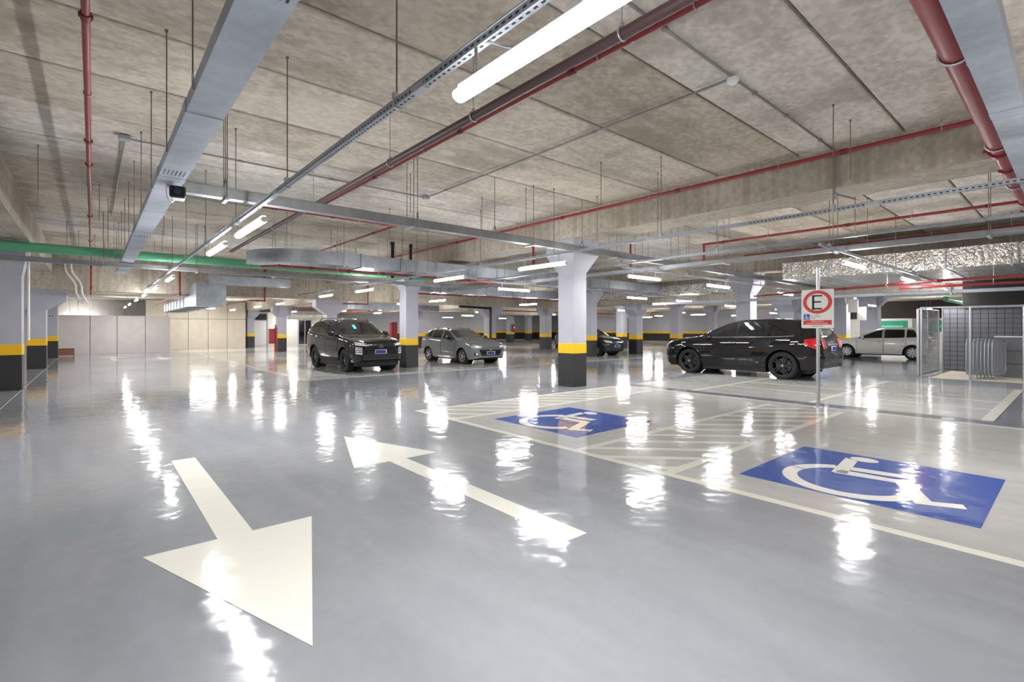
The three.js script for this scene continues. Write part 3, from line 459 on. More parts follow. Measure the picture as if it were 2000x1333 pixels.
// ================================================================ FLOOR MARKINGS
const MARK = 0.0025;
function flat(pts, z = MARK) {                                    // polygon on the floor from [x, z] points
  const s = new THREE.Shape(pts.map(([x, zz]) => new THREE.Vector2(x, -zz)));
  return metreUV(new THREE.ExtrudeGeometry(s, { depth: z, bevelEnabled: false, curveSegments: 24 }).rotateX(-Math.PI / 2));
}
const strip2 = (x0, x1, z0, z1) => flat([[x0, z0], [x1, z0], [x1, z1], [x0, z1]]);
tag(mesh('painted_arrow', flat([[0.76, -2.28], [0.24, -3.86], [0.65, -3.86], [0.65, -6.46], [0.87, -6.46], [0.87, -3.86], [1.28, -3.86]]), M.whitePaint), 'white floor arrow under the lane lamps pointing away from the hoarding', 'floor arrow');
tag(mesh('painted_arrow', flat([[2.55, -6.42], [3.05, -4.9], [2.65, -4.9], [2.65, -2.28], [2.45, -2.28], [2.45, -4.9], [2.05, -4.9]]), M.whitePaint), 'white floor arrow beside the accessible bays pointing toward the pale hoarding', 'floor arrow');
for (const [x, zt, zb, d] of [[0.76, -28.2, -32.4, 1], [2.55, -31.6, -27.5, -1]]) tag(mesh('painted_arrow', flat([[x, zb], [x - 0.52, zb + d * 1.55], [x - 0.11, zb + d * 1.55], [x - 0.11, zt], [x + 0.11, zt], [x + 0.11, zb + d * 1.55], [x + 0.52, zb + d * 1.55]]), M.whitePaint), x < 1 ? 'distant white floor arrow before the hoarding pointing to it' : 'distant white floor arrow before the hoarding pointing away', 'floor arrow');
const line = (name, geo, label) => tag(mesh(name, geo, M.linePaint), label, 'floor line');
line('painted_line', strip2(4.28, 4.38, -7.62, 6), 'long white line closing the accessible parking bays toward the lane');
line('painted_line', strip2(4.38, 9.8, -7.62, -7.52), 'white line at the far end of the accessible bays');
line('painted_line', strip2(4.38, 9.8, -6.55, -6.45), 'white line between the far hatching and the first blue symbol');
line('painted_line', strip2(4.38, 9.8, -3.95, -3.85), 'white line between the first blue symbol and the middle hatching');
line('painted_line', strip2(4.38, 9.8, -2.75, -2.65), 'white line between the middle hatching and the second blue symbol');
line('painted_line', strip2(10.06, 10.1, -7.6, 6), 'thin pale line behind the accessible bays beside the dark strip');
line('painted_line', strip2(10.62, 16.5, -1.05, -0.9), 'thick white line ending the bays near the fenced store');
for (const z of [-3.45, -5.9]) line('painted_line', strip2(10.62, 16.5, z - 0.05, z + 0.05), z > -4 ? 'white line in the bay behind the sign post' : 'white line beside the black crossover tail');
for (const x of [12.1, 13.4]) line('painted_line', strip2(x, x + 0.04, -5.8, -1.05), x < 13 ? 'faint white line across the empty bay behind the sign' : 'fainter white line across the empty bay near the store');
line('painted_line', strip2(4.45, 4.55, -34.5, -14), 'long white line along the bays of the black suv');
line('painted_line', strip2(4.55, 30, -14.05, -13.95), 'white line in front of the black suv and grey hatchback');
for (const x of [9.6, 14.4]) line('painted_line', strip2(x, x + 0.1, -19, -14.05), x < 10 ? 'white line between the black suv and the grey hatchback' : 'white line beyond the grey hatchback');
line('painted_line', strip2(-1.27, -1.24, -34, 6), 'pale edge line beside the lavender columns');
function hatching(za, zb, label) {
  const g = thing('painted_hatching', label, 'floor hatching');
  for (let x = 3.4; x < 9.8; x += 0.56) {
    const w = zb - za - 0.1, P = [[x, za + 0.1], [x + w, zb], [x + w + 0.14, zb], [x + 0.14, za + 0.1]].map(([px, pz]) => [px, pz]);
    const clip = (poly, k, dir) => { const out = []; for (let i = 0; i < poly.length; i++) { const a = poly[i], b = poly[(i + 1) % poly.length], ia = dir * (a[0] - k) >= 0, ib = dir * (b[0] - k) >= 0; if (ia) out.push(a); if (ia !== ib) { const t = (k - a[0]) / (b[0] - a[0]); out.push([k, a[1] + t * (b[1] - a[1])]); } } return out; };
    let q = clip(clip(P, 4.38, 1), 9.75, -1); if (q.length > 2) mesh('stripe', flat(q, 0.002), M.linePaint, g);
  }
}
hatching(-3.95, -2.75, 'white diagonal hatching between the two blue wheelchair symbols');
hatching(-7.62, -6.55, 'white diagonal hatching at the far end of the accessible bays');
// blue wheelchair symbols: [across (z), up (x)] relative to the square's corner
function wheelchair(x0, z0, label) {
  const g = thing('accessible_symbol', label, 'floor symbol', [x0, 0, z0]);
  mesh('blue_square', strip2(0, 1.74, 0, 1.74), M.bluePaint, g);
  const T = 0.0045, sh = [];
  const poly = (p) => sh.push(flat(p.map(([u, v]) => [v, u]), T));
  const arc = (cu, cv, r0, r1, a0, a1) => { const p = []; for (let i = 0; i <= 24; i++) { const a = lerp(a0, a1, i / 24); p.push([cu + r1 * Math.cos(a), cv + r1 * Math.sin(a)]); } for (let i = 24; i >= 0; i--) { const a = lerp(a0, a1, i / 24); p.push([cu + r0 * Math.cos(a), cv + r0 * Math.sin(a)]); } poly(p); };
  const wheel = 'wheel_arc', D = Math.PI / 180;
  arc(0.78, 0.58, 0.43, 0.56, 118 * D, 165 * D); mesh(wheel, sh.splice(0), M.whitePaint, g);
  arc(0.78, 0.58, 0.43, 0.56, 168 * D, 335 * D); mesh(wheel, sh.splice(0), M.whitePaint, g);
  poly([[0.5, 1.5], [0.57, 0.78], [0.7, 0.8], [0.63, 1.42]]); mesh('torso', sh.splice(0), M.whitePaint, g);
  { const p = []; for (let i = 0; i < 24; i++) p.push([0.66 + 0.13 * Math.cos(i / 24 * 2 * Math.PI), 1.55 + 0.1 * Math.sin(i / 24 * 2 * Math.PI)]); poly(p); mesh('head', sh.splice(0), M.whitePaint, g); }
  poly([[0.67, 1.12], [0.67, 0.98], [1.1, 1.05], [1.1, 1.19]]); mesh('arm', sh.splice(0), M.whitePaint, g);
  poly([[0.6, 0.92], [0.6, 0.76], [1.08, 0.83], [1.32, 0.27], [1.62, 0.42], [1.58, 0.53], [1.4, 0.43], [1.17, 0.96]]); mesh('thigh_and_leg', sh.splice(0), M.whitePaint, g);
}
wheelchair(4.86, -6.1, 'blue wheelchair floor symbol beside the far hatching near the lavender column');
wheelchair(4.87, -2.22, 'blue wheelchair floor symbol in the bay on the sign side of the middle hatching');
// ================================================================ CARS
function grid(nu, nv, fn) {                                       // surface patch fn(u, v) -> [x, y, z]
  const pos = [], uv = [], idx = [];
  for (let j = 0; j <= nv; j++) for (let i = 0; i <= nu; i++) { pos.push(...fn(i / nu, j / nv)); uv.push(i / nu, j / nv); }
  for (let j = 0; j < nv; j++) for (let i = 0; i < nu; i++) { const a = j * (nu + 1) + i, b = a + 1, c = a + nu + 1, d = c + 1; idx.push(a, b, d, a, d, c); }
  const g = new THREE.BufferGeometry(); g.setAttribute('position', new THREE.Float32BufferAttribute(pos, 3)); g.setAttribute('uv', new THREE.Float32BufferAttribute(uv, 2)); g.setIndex(idx); g.computeVertexNormals(); return g;
}
const tyreMat = std(0x1a1a1a, 0.8), chrome = std(0xd8dadc, 0.15, 1), lens = phys(0xdfe4e8, 0.08, 0.35, { clearcoat: 1 }), glassMat = phys(0x0b0d0f, 0.04, 0, { clearcoat: 1, clearcoatRoughness: 0.02, ior: 1.5 });
const trimBlack = std(0x0b0b0c, 0.6), gloss = phys(0x0a0a0c, 0.15, 0, { clearcoat: 1 }), redLens = phys(0xc0121a, 0.15, 0, { clearcoat: 1 }), plateBlue = std(0x1d2f78, 0.4), plateWhite = std(0xe2e4e8, 0.4);
function makeWheel(parent, x, z, R, rimR, w, side, rimMat, spokes, style) {
  const g = new THREE.Group(); g.name = 'wheel'; g.position.set(x, R, z); g.rotation.y = side > 0 ? 0 : Math.PI; parent.add(g);
  const tw = w / 2, prof = [[rimR, -tw * 0.8], [rimR + 0.02, -tw * 0.95], [R - 0.03, -tw], [R - 0.008, -tw * 0.82], [R, -tw * 0.6], [R, tw * 0.6], [R - 0.008, tw * 0.82], [R - 0.03, tw], [rimR + 0.02, tw * 0.95], [rimR, tw * 0.8]].map(([r, y]) => new THREE.Vector2(r, y));
  mesh('tyre', new THREE.LatheGeometry(prof, 40).rotateX(Math.PI / 2), tyreMat, g);
  const barrel = [[rimR, tw * 0.82], [rimR - 0.012, tw * 0.85], [rimR - 0.025, tw * 0.7], [rimR - 0.035, -tw * 0.6], [0.0, -tw * 0.62]].map(([r, y]) => new THREE.Vector2(r, y));
  const parts = [new THREE.LatheGeometry(barrel.slice(0, 4), 40).rotateX(Math.PI / 2)];
  const zf = tw * 0.72;
  for (let i = 0; i < spokes; i++) for (const s of style === 'double' ? [-1, 1] : [0]) {
    const a = i / spokes * Math.PI * 2, wd = style === 'double' ? 0.016 : rimR * 0.11, o = s * 0.022;
    const sh = new THREE.Shape([[0.03, o * 0.5 - wd], [rimR - 0.015, o * 1.9 - wd * (style === 'wide' ? 1.5 : 1)], [rimR - 0.015, o * 1.9 + wd * (style === 'wide' ? 1.5 : 1)], [0.03, o * 0.5 + wd]].map((p) => new THREE.Vector2(...p)));
    parts.push(new THREE.ExtrudeGeometry(sh, { depth: 0.022, bevelEnabled: true, bevelSize: 0.004, bevelThickness: 0.004, bevelSegments: 1 }).rotateZ(a).translate(0, 0, zf - 0.03));
  }
  parts.push(new THREE.CylinderGeometry(0.055, 0.06, 0.035, 20).rotateX(Math.PI / 2).translate(0, 0, zf - 0.015));
  mesh('rim', parts, rimMat, g);
  mesh('hub_cap', new THREE.CylinderGeometry(0.03, 0.03, 0.01, 16).rotateX(Math.PI / 2).translate(0, 0, zf + 0.006), chrome, g);
  mesh('brake_disc', new THREE.CylinderGeometry(rimR * 0.72, rimR * 0.72, 0.02, 28).rotateX(Math.PI / 2).translate(0, 0, -tw * 0.1), std(0x4a4a4c, 0.4, 0.8), g);
}
function makeCar(name, label, S, pos, turn) {
  const car = thing(name, label, 'car', pos, turn, undefined), half = S.W / 2, nose = S.top[0][0], tail = S.top[S.top.length - 1][0];
  const hT = pchip(S.top), hBr = pchip(S.belt), plan = pchip(S.plan), sill = pchip(S.sill), low = pchip([[0, 0.93], [0.16, 0.965], [0.42, 1], [0.72, 0.99], [0.9, 0.972], [1, 0.945]]);
  const hB = (x) => Math.min(hBr(x), hT(x) - 0.025);
  const tum = (x) => lerp(0.93, S.tumble, smooth(0.08, 0.42, hT(x) - hB(x))), mm = (x) => lerp(2.3, 6.5, smooth(0.05, 0.4, hT(x) - hB(x)));
  const sideZ = (x, h) => {
    const b = hB(x), s = sill(x), w = half * plan(x);
    if (h <= b) return w * low(clamp((h - s) / (b - s)));
    const q = clamp((h - b) / (hT(x) - b)), m = mm(x); return w * 0.945 * (1 + (tum(x) - 1) * q) * Math.pow(Math.max(0, 1 - Math.pow(q, m)), 1 / m);
  };
  const topH = (x, z) => { let a = hB(x), b = hT(x); z = Math.abs(z); if (sideZ(x, a) <= z) return a; for (let i = 0; i < 24; i++) { const c = (a + b) / 2; if (sideZ(x, c) > z) a = c; else b = c; } return a; };
  const endX = (z, h, d) => {                                     // where the nose (d = 1) or tail (d = -1) surface stands at z, h
    const x0 = d > 0 ? nose : tail, inside = (x) => h <= hT(x) + 1e-4 && Math.abs(z) <= sideZ(x, h) + 1e-4; let x = x0; for (let i = 0; i < 200 && !inside(x); i++) x -= d * 0.01;
    let a = x + d * 0.01, b = x; if (inside(x0)) return x0; for (let i = 0; i < 12; i++) { const c = (a + b) / 2; if (inside(c)) b = c; else a = c; } return b;
  };
  const Ra = S.R + S.archGap, axles = [S.wb / 2, -S.wb / 2];
  const bottom = (x) => { let h = sill(x); for (const a of axles) { const d = Math.abs(x - a); if (d < Ra) h = Math.max(h, S.R + Math.sqrt(Ra * Ra - d * d)); } return h; };
  // body shell
  const xs = new Set(); for (let i = 0; i <= 110; i++) xs.add(lerp(nose, tail, i / 110)); for (const k of [0.004, 0.012, 0.022]) { xs.add(nose - k); xs.add(tail + k); }
  for (const a of axles) { for (let i = 0; i <= 28; i++) xs.add(a + Math.cos(i / 28 * Math.PI) * Ra * 0.9999); xs.add(a + Ra + 0.0006); xs.add(a - Ra - 0.0006); }
  const st = [...xs].sort((a, b) => b - a), NL = 12, NU = 16, pos3 = [], idx = [], ring = 2 * (NL + NU) + 1;
  for (const x of st) {
    const hb = Math.min(bottom(x), hB(x) - 0.02), b = hB(x), t = hT(x), m = mm(x), w = half * plan(x) * 0.945, r = [];
    for (let i = 0; i < NL; i++) { const h = lerp(hb, b, i / NL); r.push([h, sideZ(x, h)]); }
    for (let i = 0; i <= NU; i++) { const th = i / NU * Math.PI / 2, q = Math.pow(Math.sin(th), 2 / m), f = i === NU ? 0 : Math.pow(Math.cos(th), 2 / m); r.push([b + (t - b) * q, w * (1 + (tum(x) - 1) * q) * f]); }
    for (let i = 0; i < r.length; i++) pos3.push(x, r[i][0], r[i][1]);
    for (let i = r.length - 2; i >= 0; i--) pos3.push(x, r[i][0], -r[i][1]);
  }
  for (let s = 0; s < st.length - 1; s++) for (let i = 0; i < ring - 1; i++) { const a = s * ring + i, b = a + 1, c = a + ring, d = c + 1; idx.push(a, c, b, b, c, d); }
  const bg = new THREE.BufferGeometry(); bg.setAttribute('position', new THREE.Float32BufferAttribute(pos3, 3)); bg.setIndex(idx); bg.computeVertexNormals();
  const capG = (s) => { const p = []; for (let i = 0; i < ring - 1; i++) { const k = (s * ring + i) * 3; const o = s * ring * 3; p.push(pos3[k], (pos3[o + 1] + hT(pos3[k])) / 2, 0, pos3[k], pos3[k + 1], pos3[k + 2], pos3[k + 3], pos3[k + 4], pos3[k + 5]); } const g = new THREE.BufferGeometry(); g.setAttribute('position', new THREE.Float32BufferAttribute(p, 3)); g.computeVertexNormals(); return g; };
  const closeEnd = (s) => { const k0 = s * ring * 3, k1 = (s * ring + ring - 1) * 3, x = pos3[k0], p = [x, pos3[k0 + 1], pos3[k0 + 2], x, (pos3[k0 + 1] + hT(x)) / 2, 0, x, pos3[k1 + 1], pos3[k1 + 2]]; const g = new THREE.BufferGeometry(); g.setAttribute('position', new THREE.Float32BufferAttribute(p, 3)); g.computeVertexNormals(); return g; };
  mesh('body', [bg, capG(0), capG(st.length - 1), closeEnd(0), closeEnd(st.length - 1)], S.paint, car);
  // underside and wheel housings
  mesh('underbody', [bx(tail + 0.45, nose - 0.4, 0.17, 0.42, -half + 0.36, half - 0.36), bx(-S.wb / 2 + Ra, S.wb / 2 - Ra, 0.17, 0.4, -half + 0.1, half - 0.1), bx(S.wb / 2 + Ra * 0.99, nose - 0.22, 0.22, 0.4, -half * 0.82, half * 0.82), bx(tail + 0.3, -S.wb / 2 - Ra * 0.99, 0.32, 0.42, -half * 0.84, half * 0.84)], trimBlack, car);
  for (const a of axles) for (const s of [-1, 1]) {
    const zo = sideZ(a, S.R + Ra) - 0.012, pr = [];
    pr.push(new THREE.CylinderGeometry(Ra - 0.002, Ra - 0.002, 0.34, 36, 1, true, Math.PI / 2, Math.PI).rotateX(Math.PI / 2).rotateZ(0).translate(a, S.R, s * (zo - 0.17)));
    pr.push(new THREE.CircleGeometry(Ra, 30).translate(a, S.R, s * (zo - 0.34)));
    mesh('wheel_housing', pr, trimBlack, car);
    const lip = []; for (let i = 0; i <= 30; i++) { const an = i / 30 * Math.PI, x = a + Math.cos(an) * Ra, h = S.R + Math.sin(an) * Ra; lip.push([x, h, s * (sideZ(x, Math.min(h, hB(x))) - 0.002)]); }
    mesh('arch_lip', tubeGeo(lip, S.lip ?? 0.012, 6, 40), S.lipMat ?? S.paint, car);
    makeWheel(car, a, s * (half - S.tw / 2 - 0.035), S.R, S.rim, S.tw, s, S.rimMat, S.spokes, S.style);
  }
  // side: doors with handles, glass, seams
  const sp = (x, h, s, o) => [x, h, s * (sideZ(x, h) + o)];
  for (const s of [-1, 1]) {
    S.doors.forEach(([xa, xb, cut], k) => {
      const f = (u, v) => { const x0 = lerp(xa, xb, u); const y0 = (S.doorSill ?? 0.3) + (cut ? cut * Math.pow(smooth(0.45, 1, u), 1.5) : 0); const h = lerp(y0, hB(x0) - 0.004, v); return [x0, h]; };
      const d = mesh('door', grid(18, 12, (u, v) => sp(...f(u, v), s, 0.004)), S.paint, car);
      const rim = []; for (const [u0, v0, u1, v1] of [[0, 1, 0, 0], [0, 0, 1, 0], [1, 0, 1, 1]]) for (let i = 0; i < 10; i++) rim.push(sp(...f(lerp(u0, u1, i / 10), lerp(v0, v1, i / 10)), s, 0.002));
      mesh('seam', tubeGeo(rim, 0.0055, 5, 60), trimBlack, d);
      const hx = xb + (xa - xb) * 0.14, hh = hB(hx) - 0.13;
      mesh('handle', rbx(0.2, 0.028, 0.035, 0.012, hx, hh, s * (sideZ(hx, hh) + 0.02)), S.handleMat ?? S.paint, d);
      mesh('handle_cup', rbx(0.12, 0.05, 0.012, 0.005, hx, hh, s * (sideZ(hx, hh) + 0.003)), trimBlack, d);
      for (const ch of S.creases ?? []) mesh('crease', tubeGeo([0.02, 0.25, 0.5, 0.75, 0.98].map((u) => { const x = lerp(xa, xb, u), h = ch + (xa + xb) * 0 - (x - 0) * (S.creaseSlope ?? 0); return sp(x, h, s, 0.001); }), 0.007, 6, 20), S.paint, d);
    });
    for (const [b0, b1, t0, t1] of S.windows) {
      const wt = (x) => hB(x) + (hT(x) - hB(x)) * 0.8, g = (u, v) => { const x = lerp(lerp(b0, b1, u), lerp(t0, t1, u), v); return [x, lerp(hB(lerp(b0, b1, u)) + 0.022, wt(lerp(t0, t1, u)), v)]; };
      mesh('side_window', grid(14, 8, (u, v) => sp(...g(u, v), s, 0.004)), glassMat, car);
    }
    for (const [b0, b1, t0, t1] of S.pillars ?? []) { const wt = (x) => hB(x) + (hT(x) - hB(x)) * 0.8; mesh('pillar_trim', grid(3, 6, (u, v) => { const x = lerp(lerp(b0, b1, u), lerp(t0, t1, u), v); return sp(x, lerp(hB(x) + 0.02, wt(x), v), s, 0.003); }), S.pillarMat ?? trimBlack, car); }
    if (S.beltTrim) mesh('belt_moulding', grid(30, 1, (u, v) => { const x = lerp(S.beltTrim[0], S.beltTrim[1], u); return sp(x, hB(x) + 0.003 + v * 0.02, s, 0.007); }), chrome, car);
    if (S.sillTrim) mesh('sill_trim', grid(30, 3, (u, v) => { const x = lerp(S.wb / 2 - Ra - 0.02, -S.wb / 2 + Ra + 0.02, u); return sp(x, sill(x) + v * S.sillTrim, s, 0.008); }), trimBlack, car);
    const mg = new THREE.Group(); mg.name = 'wing_mirror'; car.add(mg); const mx = S.mirror, mh = hB(mx) + 0.075, mz = sideZ(mx, hB(mx));
    mesh('shell', rbx(0.12, 0.15, 0.21, 0.05, mx, mh, s * (mz + 0.13), 4), S.mirrorMat ?? S.paint, mg); mesh('glass', bx(mx - 0.064, mx - 0.061, mh - 0.055, mh + 0.055, s * (mz + 0.13) - 0.08, s * (mz + 0.13) + 0.08), chrome, mg);
    mesh('stalk', rbx(0.07, 0.045, 0.1, 0.015, mx + 0.01, mh - 0.075, s * (mz + 0.03)), trimBlack, mg);
    // lamps
    const lampPatch = (nm, d, z0, z1, hin, hout, mat, depth = 0.006) => mesh(nm, grid(10, 5, (u, v) => { const z = s * lerp(z0, z1, u), h = lerp(lerp(hin[0], hout[0], u), lerp(hin[1], hout[1], u), v); return [endX(z, h, d) + d * depth, h, z * (1 + 0.004)]; }), mat, car);
    for (const a of S.headlights) lampPatch('headlight', 1, ...a);
    for (const a of S.taillights) lampPatch('tail_light', -1, ...a);
    for (const a of S.sideLamps ?? []) mesh('tail_light_side', grid(6, 5, (u, v) => { const x = lerp(a[0], a[1], u), h = lerp(lerp(a[2][0], a[3][0], u), lerp(a[2][1], a[3][1], u), v); return sp(x, h, s, 0.006); }), a[4], car);
    if (S.roofRail) mesh('roof_rail', [tubeGeo([[S.roofRail[0], topH(S.roofRail[0], half * 0.62) + 0.005, s * half * 0.62], [S.roofRail[0] - 0.15, topH(S.roofRail[0] - 0.15, half * 0.62) + 0.045, s * half * 0.62], [(S.roofRail[0] + S.roofRail[1]) / 2, topH((S.roofRail[0] + S.roofRail[1]) / 2, half * 0.62) + 0.05, s * half * 0.62], [S.roofRail[1] + 0.15, topH(S.roofRail[1] + 0.15, half * 0.62) + 0.045, s * half * 0.62], [S.roofRail[1], topH(S.roofRail[1], half * 0.62) + 0.005, s * half * 0.62]], 0.016, 8, 40)], S.railMat ?? trimBlack, car);
    if (S.fog) { const [z, h, r] = S.fog, x = endX(s * z, h, 1); mesh('fog_lamp', [new THREE.CylinderGeometry(r, r, 0.03, 18).rotateZ(Math.PI / 2).rotateY(s * -0.5).translate(x + 0.006, h, s * z)], lens, car); }
  }
  // front: grille, bumper openings, plate, badge
  const front = (nm, z0, z1, h0, h1, mat, depth = 0.006, nu = 14, nv = 5, d = 1, taper = 0) => mesh(nm, grid(nu, nv, (u, v) => { const h = lerp(h0, h1, v), z = lerp(z0, z1, u) * (1 - taper * (1 - v)); return [endX(z, h, d) + d * depth, h, z]; }), mat, car);
  for (const [nm, z, h0, h1, mat, depth, taper] of S.front) front(nm, -z, z, h0, h1, mat, depth, 16, 5, 1, taper ?? 0);
  for (const [nm, z, h0, h1, mat, depth] of S.rear ?? []) front(nm, -z, z, h0, h1, mat, depth, 16, 5, -1);
  for (const [d, h, z] of [[1, S.plateF, 0], [-1, S.plateR, 0]]) { const x = endX(z, h, d) + d * 0.022; const p = mesh('number_plate', rbx(0.016, 0.13, 0.4, 0.006, x, h, z), plateWhite, car); mesh('blue_field', bx(x + d * 0.006 - 0.004, x + d * 0.006 + 0.004, h - 0.055, h + 0.055, z - 0.17, z + 0.19), plateBlue, p); }
  if (S.badge) S.badge(car, (z, h) => endX(z, h, 1), (z, h) => endX(z, h, -1));
  // screens
  const [cx, rx, cw, rw] = S.screen, shield = (c, r, w0, w1, bow) => grid(20, 12, (u, v) => { const k = 2 * u - 1, x = lerp(c - bow * k * k, r, v), z = k * lerp(w0, w1, v) * half; return [x + Math.sign(c - r) * 0.004, topH(x, z) + 0.005, z]; });
  mesh('windscreen', shield(cx, rx, cw, rw, 0.1), glassMat, car);
  const [c2, r2, w2, w3] = S.rearScreen; mesh('rear_window', shield(c2, r2, w2, w3, -0.03), glassMat, car);
  if (S.hoodSeam) { const [xa, xb] = S.hoodSeam; for (const s of [-1, 1]) mesh('bonnet_seam', tubeGeo([0, 0.25, 0.5, 0.75, 1].map((t) => { const x = lerp(xa, xb, t), z = s * half * plan(x) * 0.83; return [x, topH(x, z) + 0.001, z]; }), 0.005, 5, 30), trimBlack, car); }
  S.extra?.(car, { endX, sideZ, topH, hB, hT, half });
  return car;
}
const planFn = (nose, tail, n = 0.66, t = 0.78) => [[nose, n], [nose - 0.03, n + 0.1], [nose - 0.09, 0.86], [nose - 0.22, 0.935], [nose - 0.5, 0.975], [nose - 0.9, 1], [0, 1], [tail + 0.8, 0.995], [tail + 0.4, 0.965], [tail + 0.15, 0.915], [tail + 0.05, t + 0.06], [tail, t]];
const blackPaintCar = (c) => phys(c, 0.6, 0, { specularIntensity: 0.15, clearcoat: 1, clearcoatRoughness: 0.03 });
const darkRim = std(0x3a3a3e, 0.3, 0.8), silverRim = std(0xb8babd, 0.35, 0.8), mixedRim = std(0x9c9a96, 0.35, 0.8);
const diamond = (w, h) => new THREE.Shape([[0, h / 2], [w / 2, 0], [0, -h / 2], [-w / 2, 0]].map((p) => new THREE.Vector2(...p)));
// large black suv beside the second lavender column
makeCar('suv_car', 'large black suv with roof rails parked against the lavender column', {
  W: 1.82, wb: 2.8, R: 0.385, rim: 0.25, tw: 0.255, archGap: 0.085, rimMat: darkRim, spokes: 6, style: 'double', tumble: 0.77, paint: blackPaintCar(0x181413), lip: 0.022,
  top: [[2.28, 0.9], [2.25, 1.0], [2.12, 1.08], [1.7, 1.14], [1.2, 1.17], [1.0, 1.22], [0.55, 1.48], [0.2, 1.68], [-0.2, 1.77], [-0.8, 1.79], [-1.5, 1.76], [-2.05, 1.68], [-2.28, 1.42], [-2.42, 1.15], [-2.5, 0.98]],
  belt: [[2.28, 0.92], [1.6, 1.09], [1.0, 1.17], [0, 1.21], [-1.2, 1.25], [-2.1, 1.34], [-2.5, 1.25]], plan: planFn(2.28, -2.5, 0.7, 0.8),
  sill: [[2.28, 0.42], [2.1, 0.34], [1.8, 0.34], [1, 0.36], [-1, 0.36], [-1.9, 0.38], [-2.5, 0.5]], doorSill: 0.45, doors: [[0.92, -0.18, 0], [-0.2, -1.12, 0.42]], sillTrim: 0.1,
  windows: [[0.84, -0.14, 0.1, -0.14], [-0.24, -1.02, -0.24, -1.02], [-1.12, -1.95, -1.12, -1.7]], beltTrim: [0.68, -1.95], mirror: 0.58, roofRail: [0.05, -1.7], creases: [0.86], screen: [0.93, 0.28, 0.8, 0.68], rearScreen: [-2.36, -2.12, 0.72, 0.66], hoodSeam: [2.05, 1.0],
  headlights: [[0.46, 0.8, [0.86, 0.94], [0.9, 1.0], lens], [0.62, 0.8, [0.6, 0.82], [0.62, 0.83], lens, 0.01]], taillights: [[0.55, 0.72, [0.85, 1.12], [0.85, 1.15], redLens]], sideLamps: [[-2.2, -2.42, [1.08, 1.28], [0.85, 1.2], redLens]],
  front: [['grille', 0.5, 0.62, 0.92, gloss, 0.012], ['bumper_opening', 0.62, 0.46, 0.6, trimBlack, 0.012], ['skid_plate', 0.6, 0.42, 0.47, std(0x2c2c30, 0.35, 0.3), 0.02], ['grille_bar', 0.5, 0.76, 0.775, std(0x3a3a3d, 0.3, 0.5), 0.018], ['grille_bar', 0.46, 0.69, 0.7, std(0x3a3a3d, 0.3, 0.5), 0.018], ['bonnet_edge', 0.55, 0.925, 0.94, trimBlack, 0.008]], plateF: 0.68, plateR: 0.85,
  badge: (car, fx) => { const x = fx(0, 0.85) + 0.018, g = []; for (const a of [0, 1, 2]) g.push(new THREE.ExtrudeGeometry(diamond(0.05, 0.085), { depth: 0.012, bevelEnabled: false }).translate(0, 0.045, 0).rotateZ(a * 2 * Math.PI / 3).rotateY(Math.PI / 2).translate(x, 0.86, 0)); mesh('badge', g, chrome, car); for (const s of [-1, 1]) mesh('chrome_blade', grid(8, 2, (u, v) => { const z = s * lerp(0.48, 0.6, u + 0), h = lerp(0.88, 0.62, u) + v * 0.022; return [fx(z, h) + 0.016, h, z]; }), chrome, car); for (const s of [-1, 1]) for (const h of [0.66, 0.72, 0.78]) mesh('lamp_divider', grid(6, 1, (u, v) => { const z = s * lerp(0.62, 0.8, u), hh = h + v * 0.018; return [fx(z, hh) + 0.014, hh, z * 1.004]; }), gloss, car); },
  extra: (car, { topH }) => { mesh('windscreen_tag', grid(3, 3, (u, v) => { const x = lerp(0.66, 0.44, v), z = lerp(0.12, 0.22, u); return [x + 0.01, topH(x, z) + 0.012, z]; }), std(0x2fc0a2, 0.5), car); mesh('wiper', tubeGeo([[0.9, topH(0.9, 0.1) + 0.02, 0.1], [0.86, topH(0.86, 0.45) + 0.02, 0.45], [0.83, topH(0.83, 0.6) + 0.02, 0.6]], 0.008, 6, 12), trimBlack, car); },
}, [7.12, 0, -17.15], -Math.PI / 2);
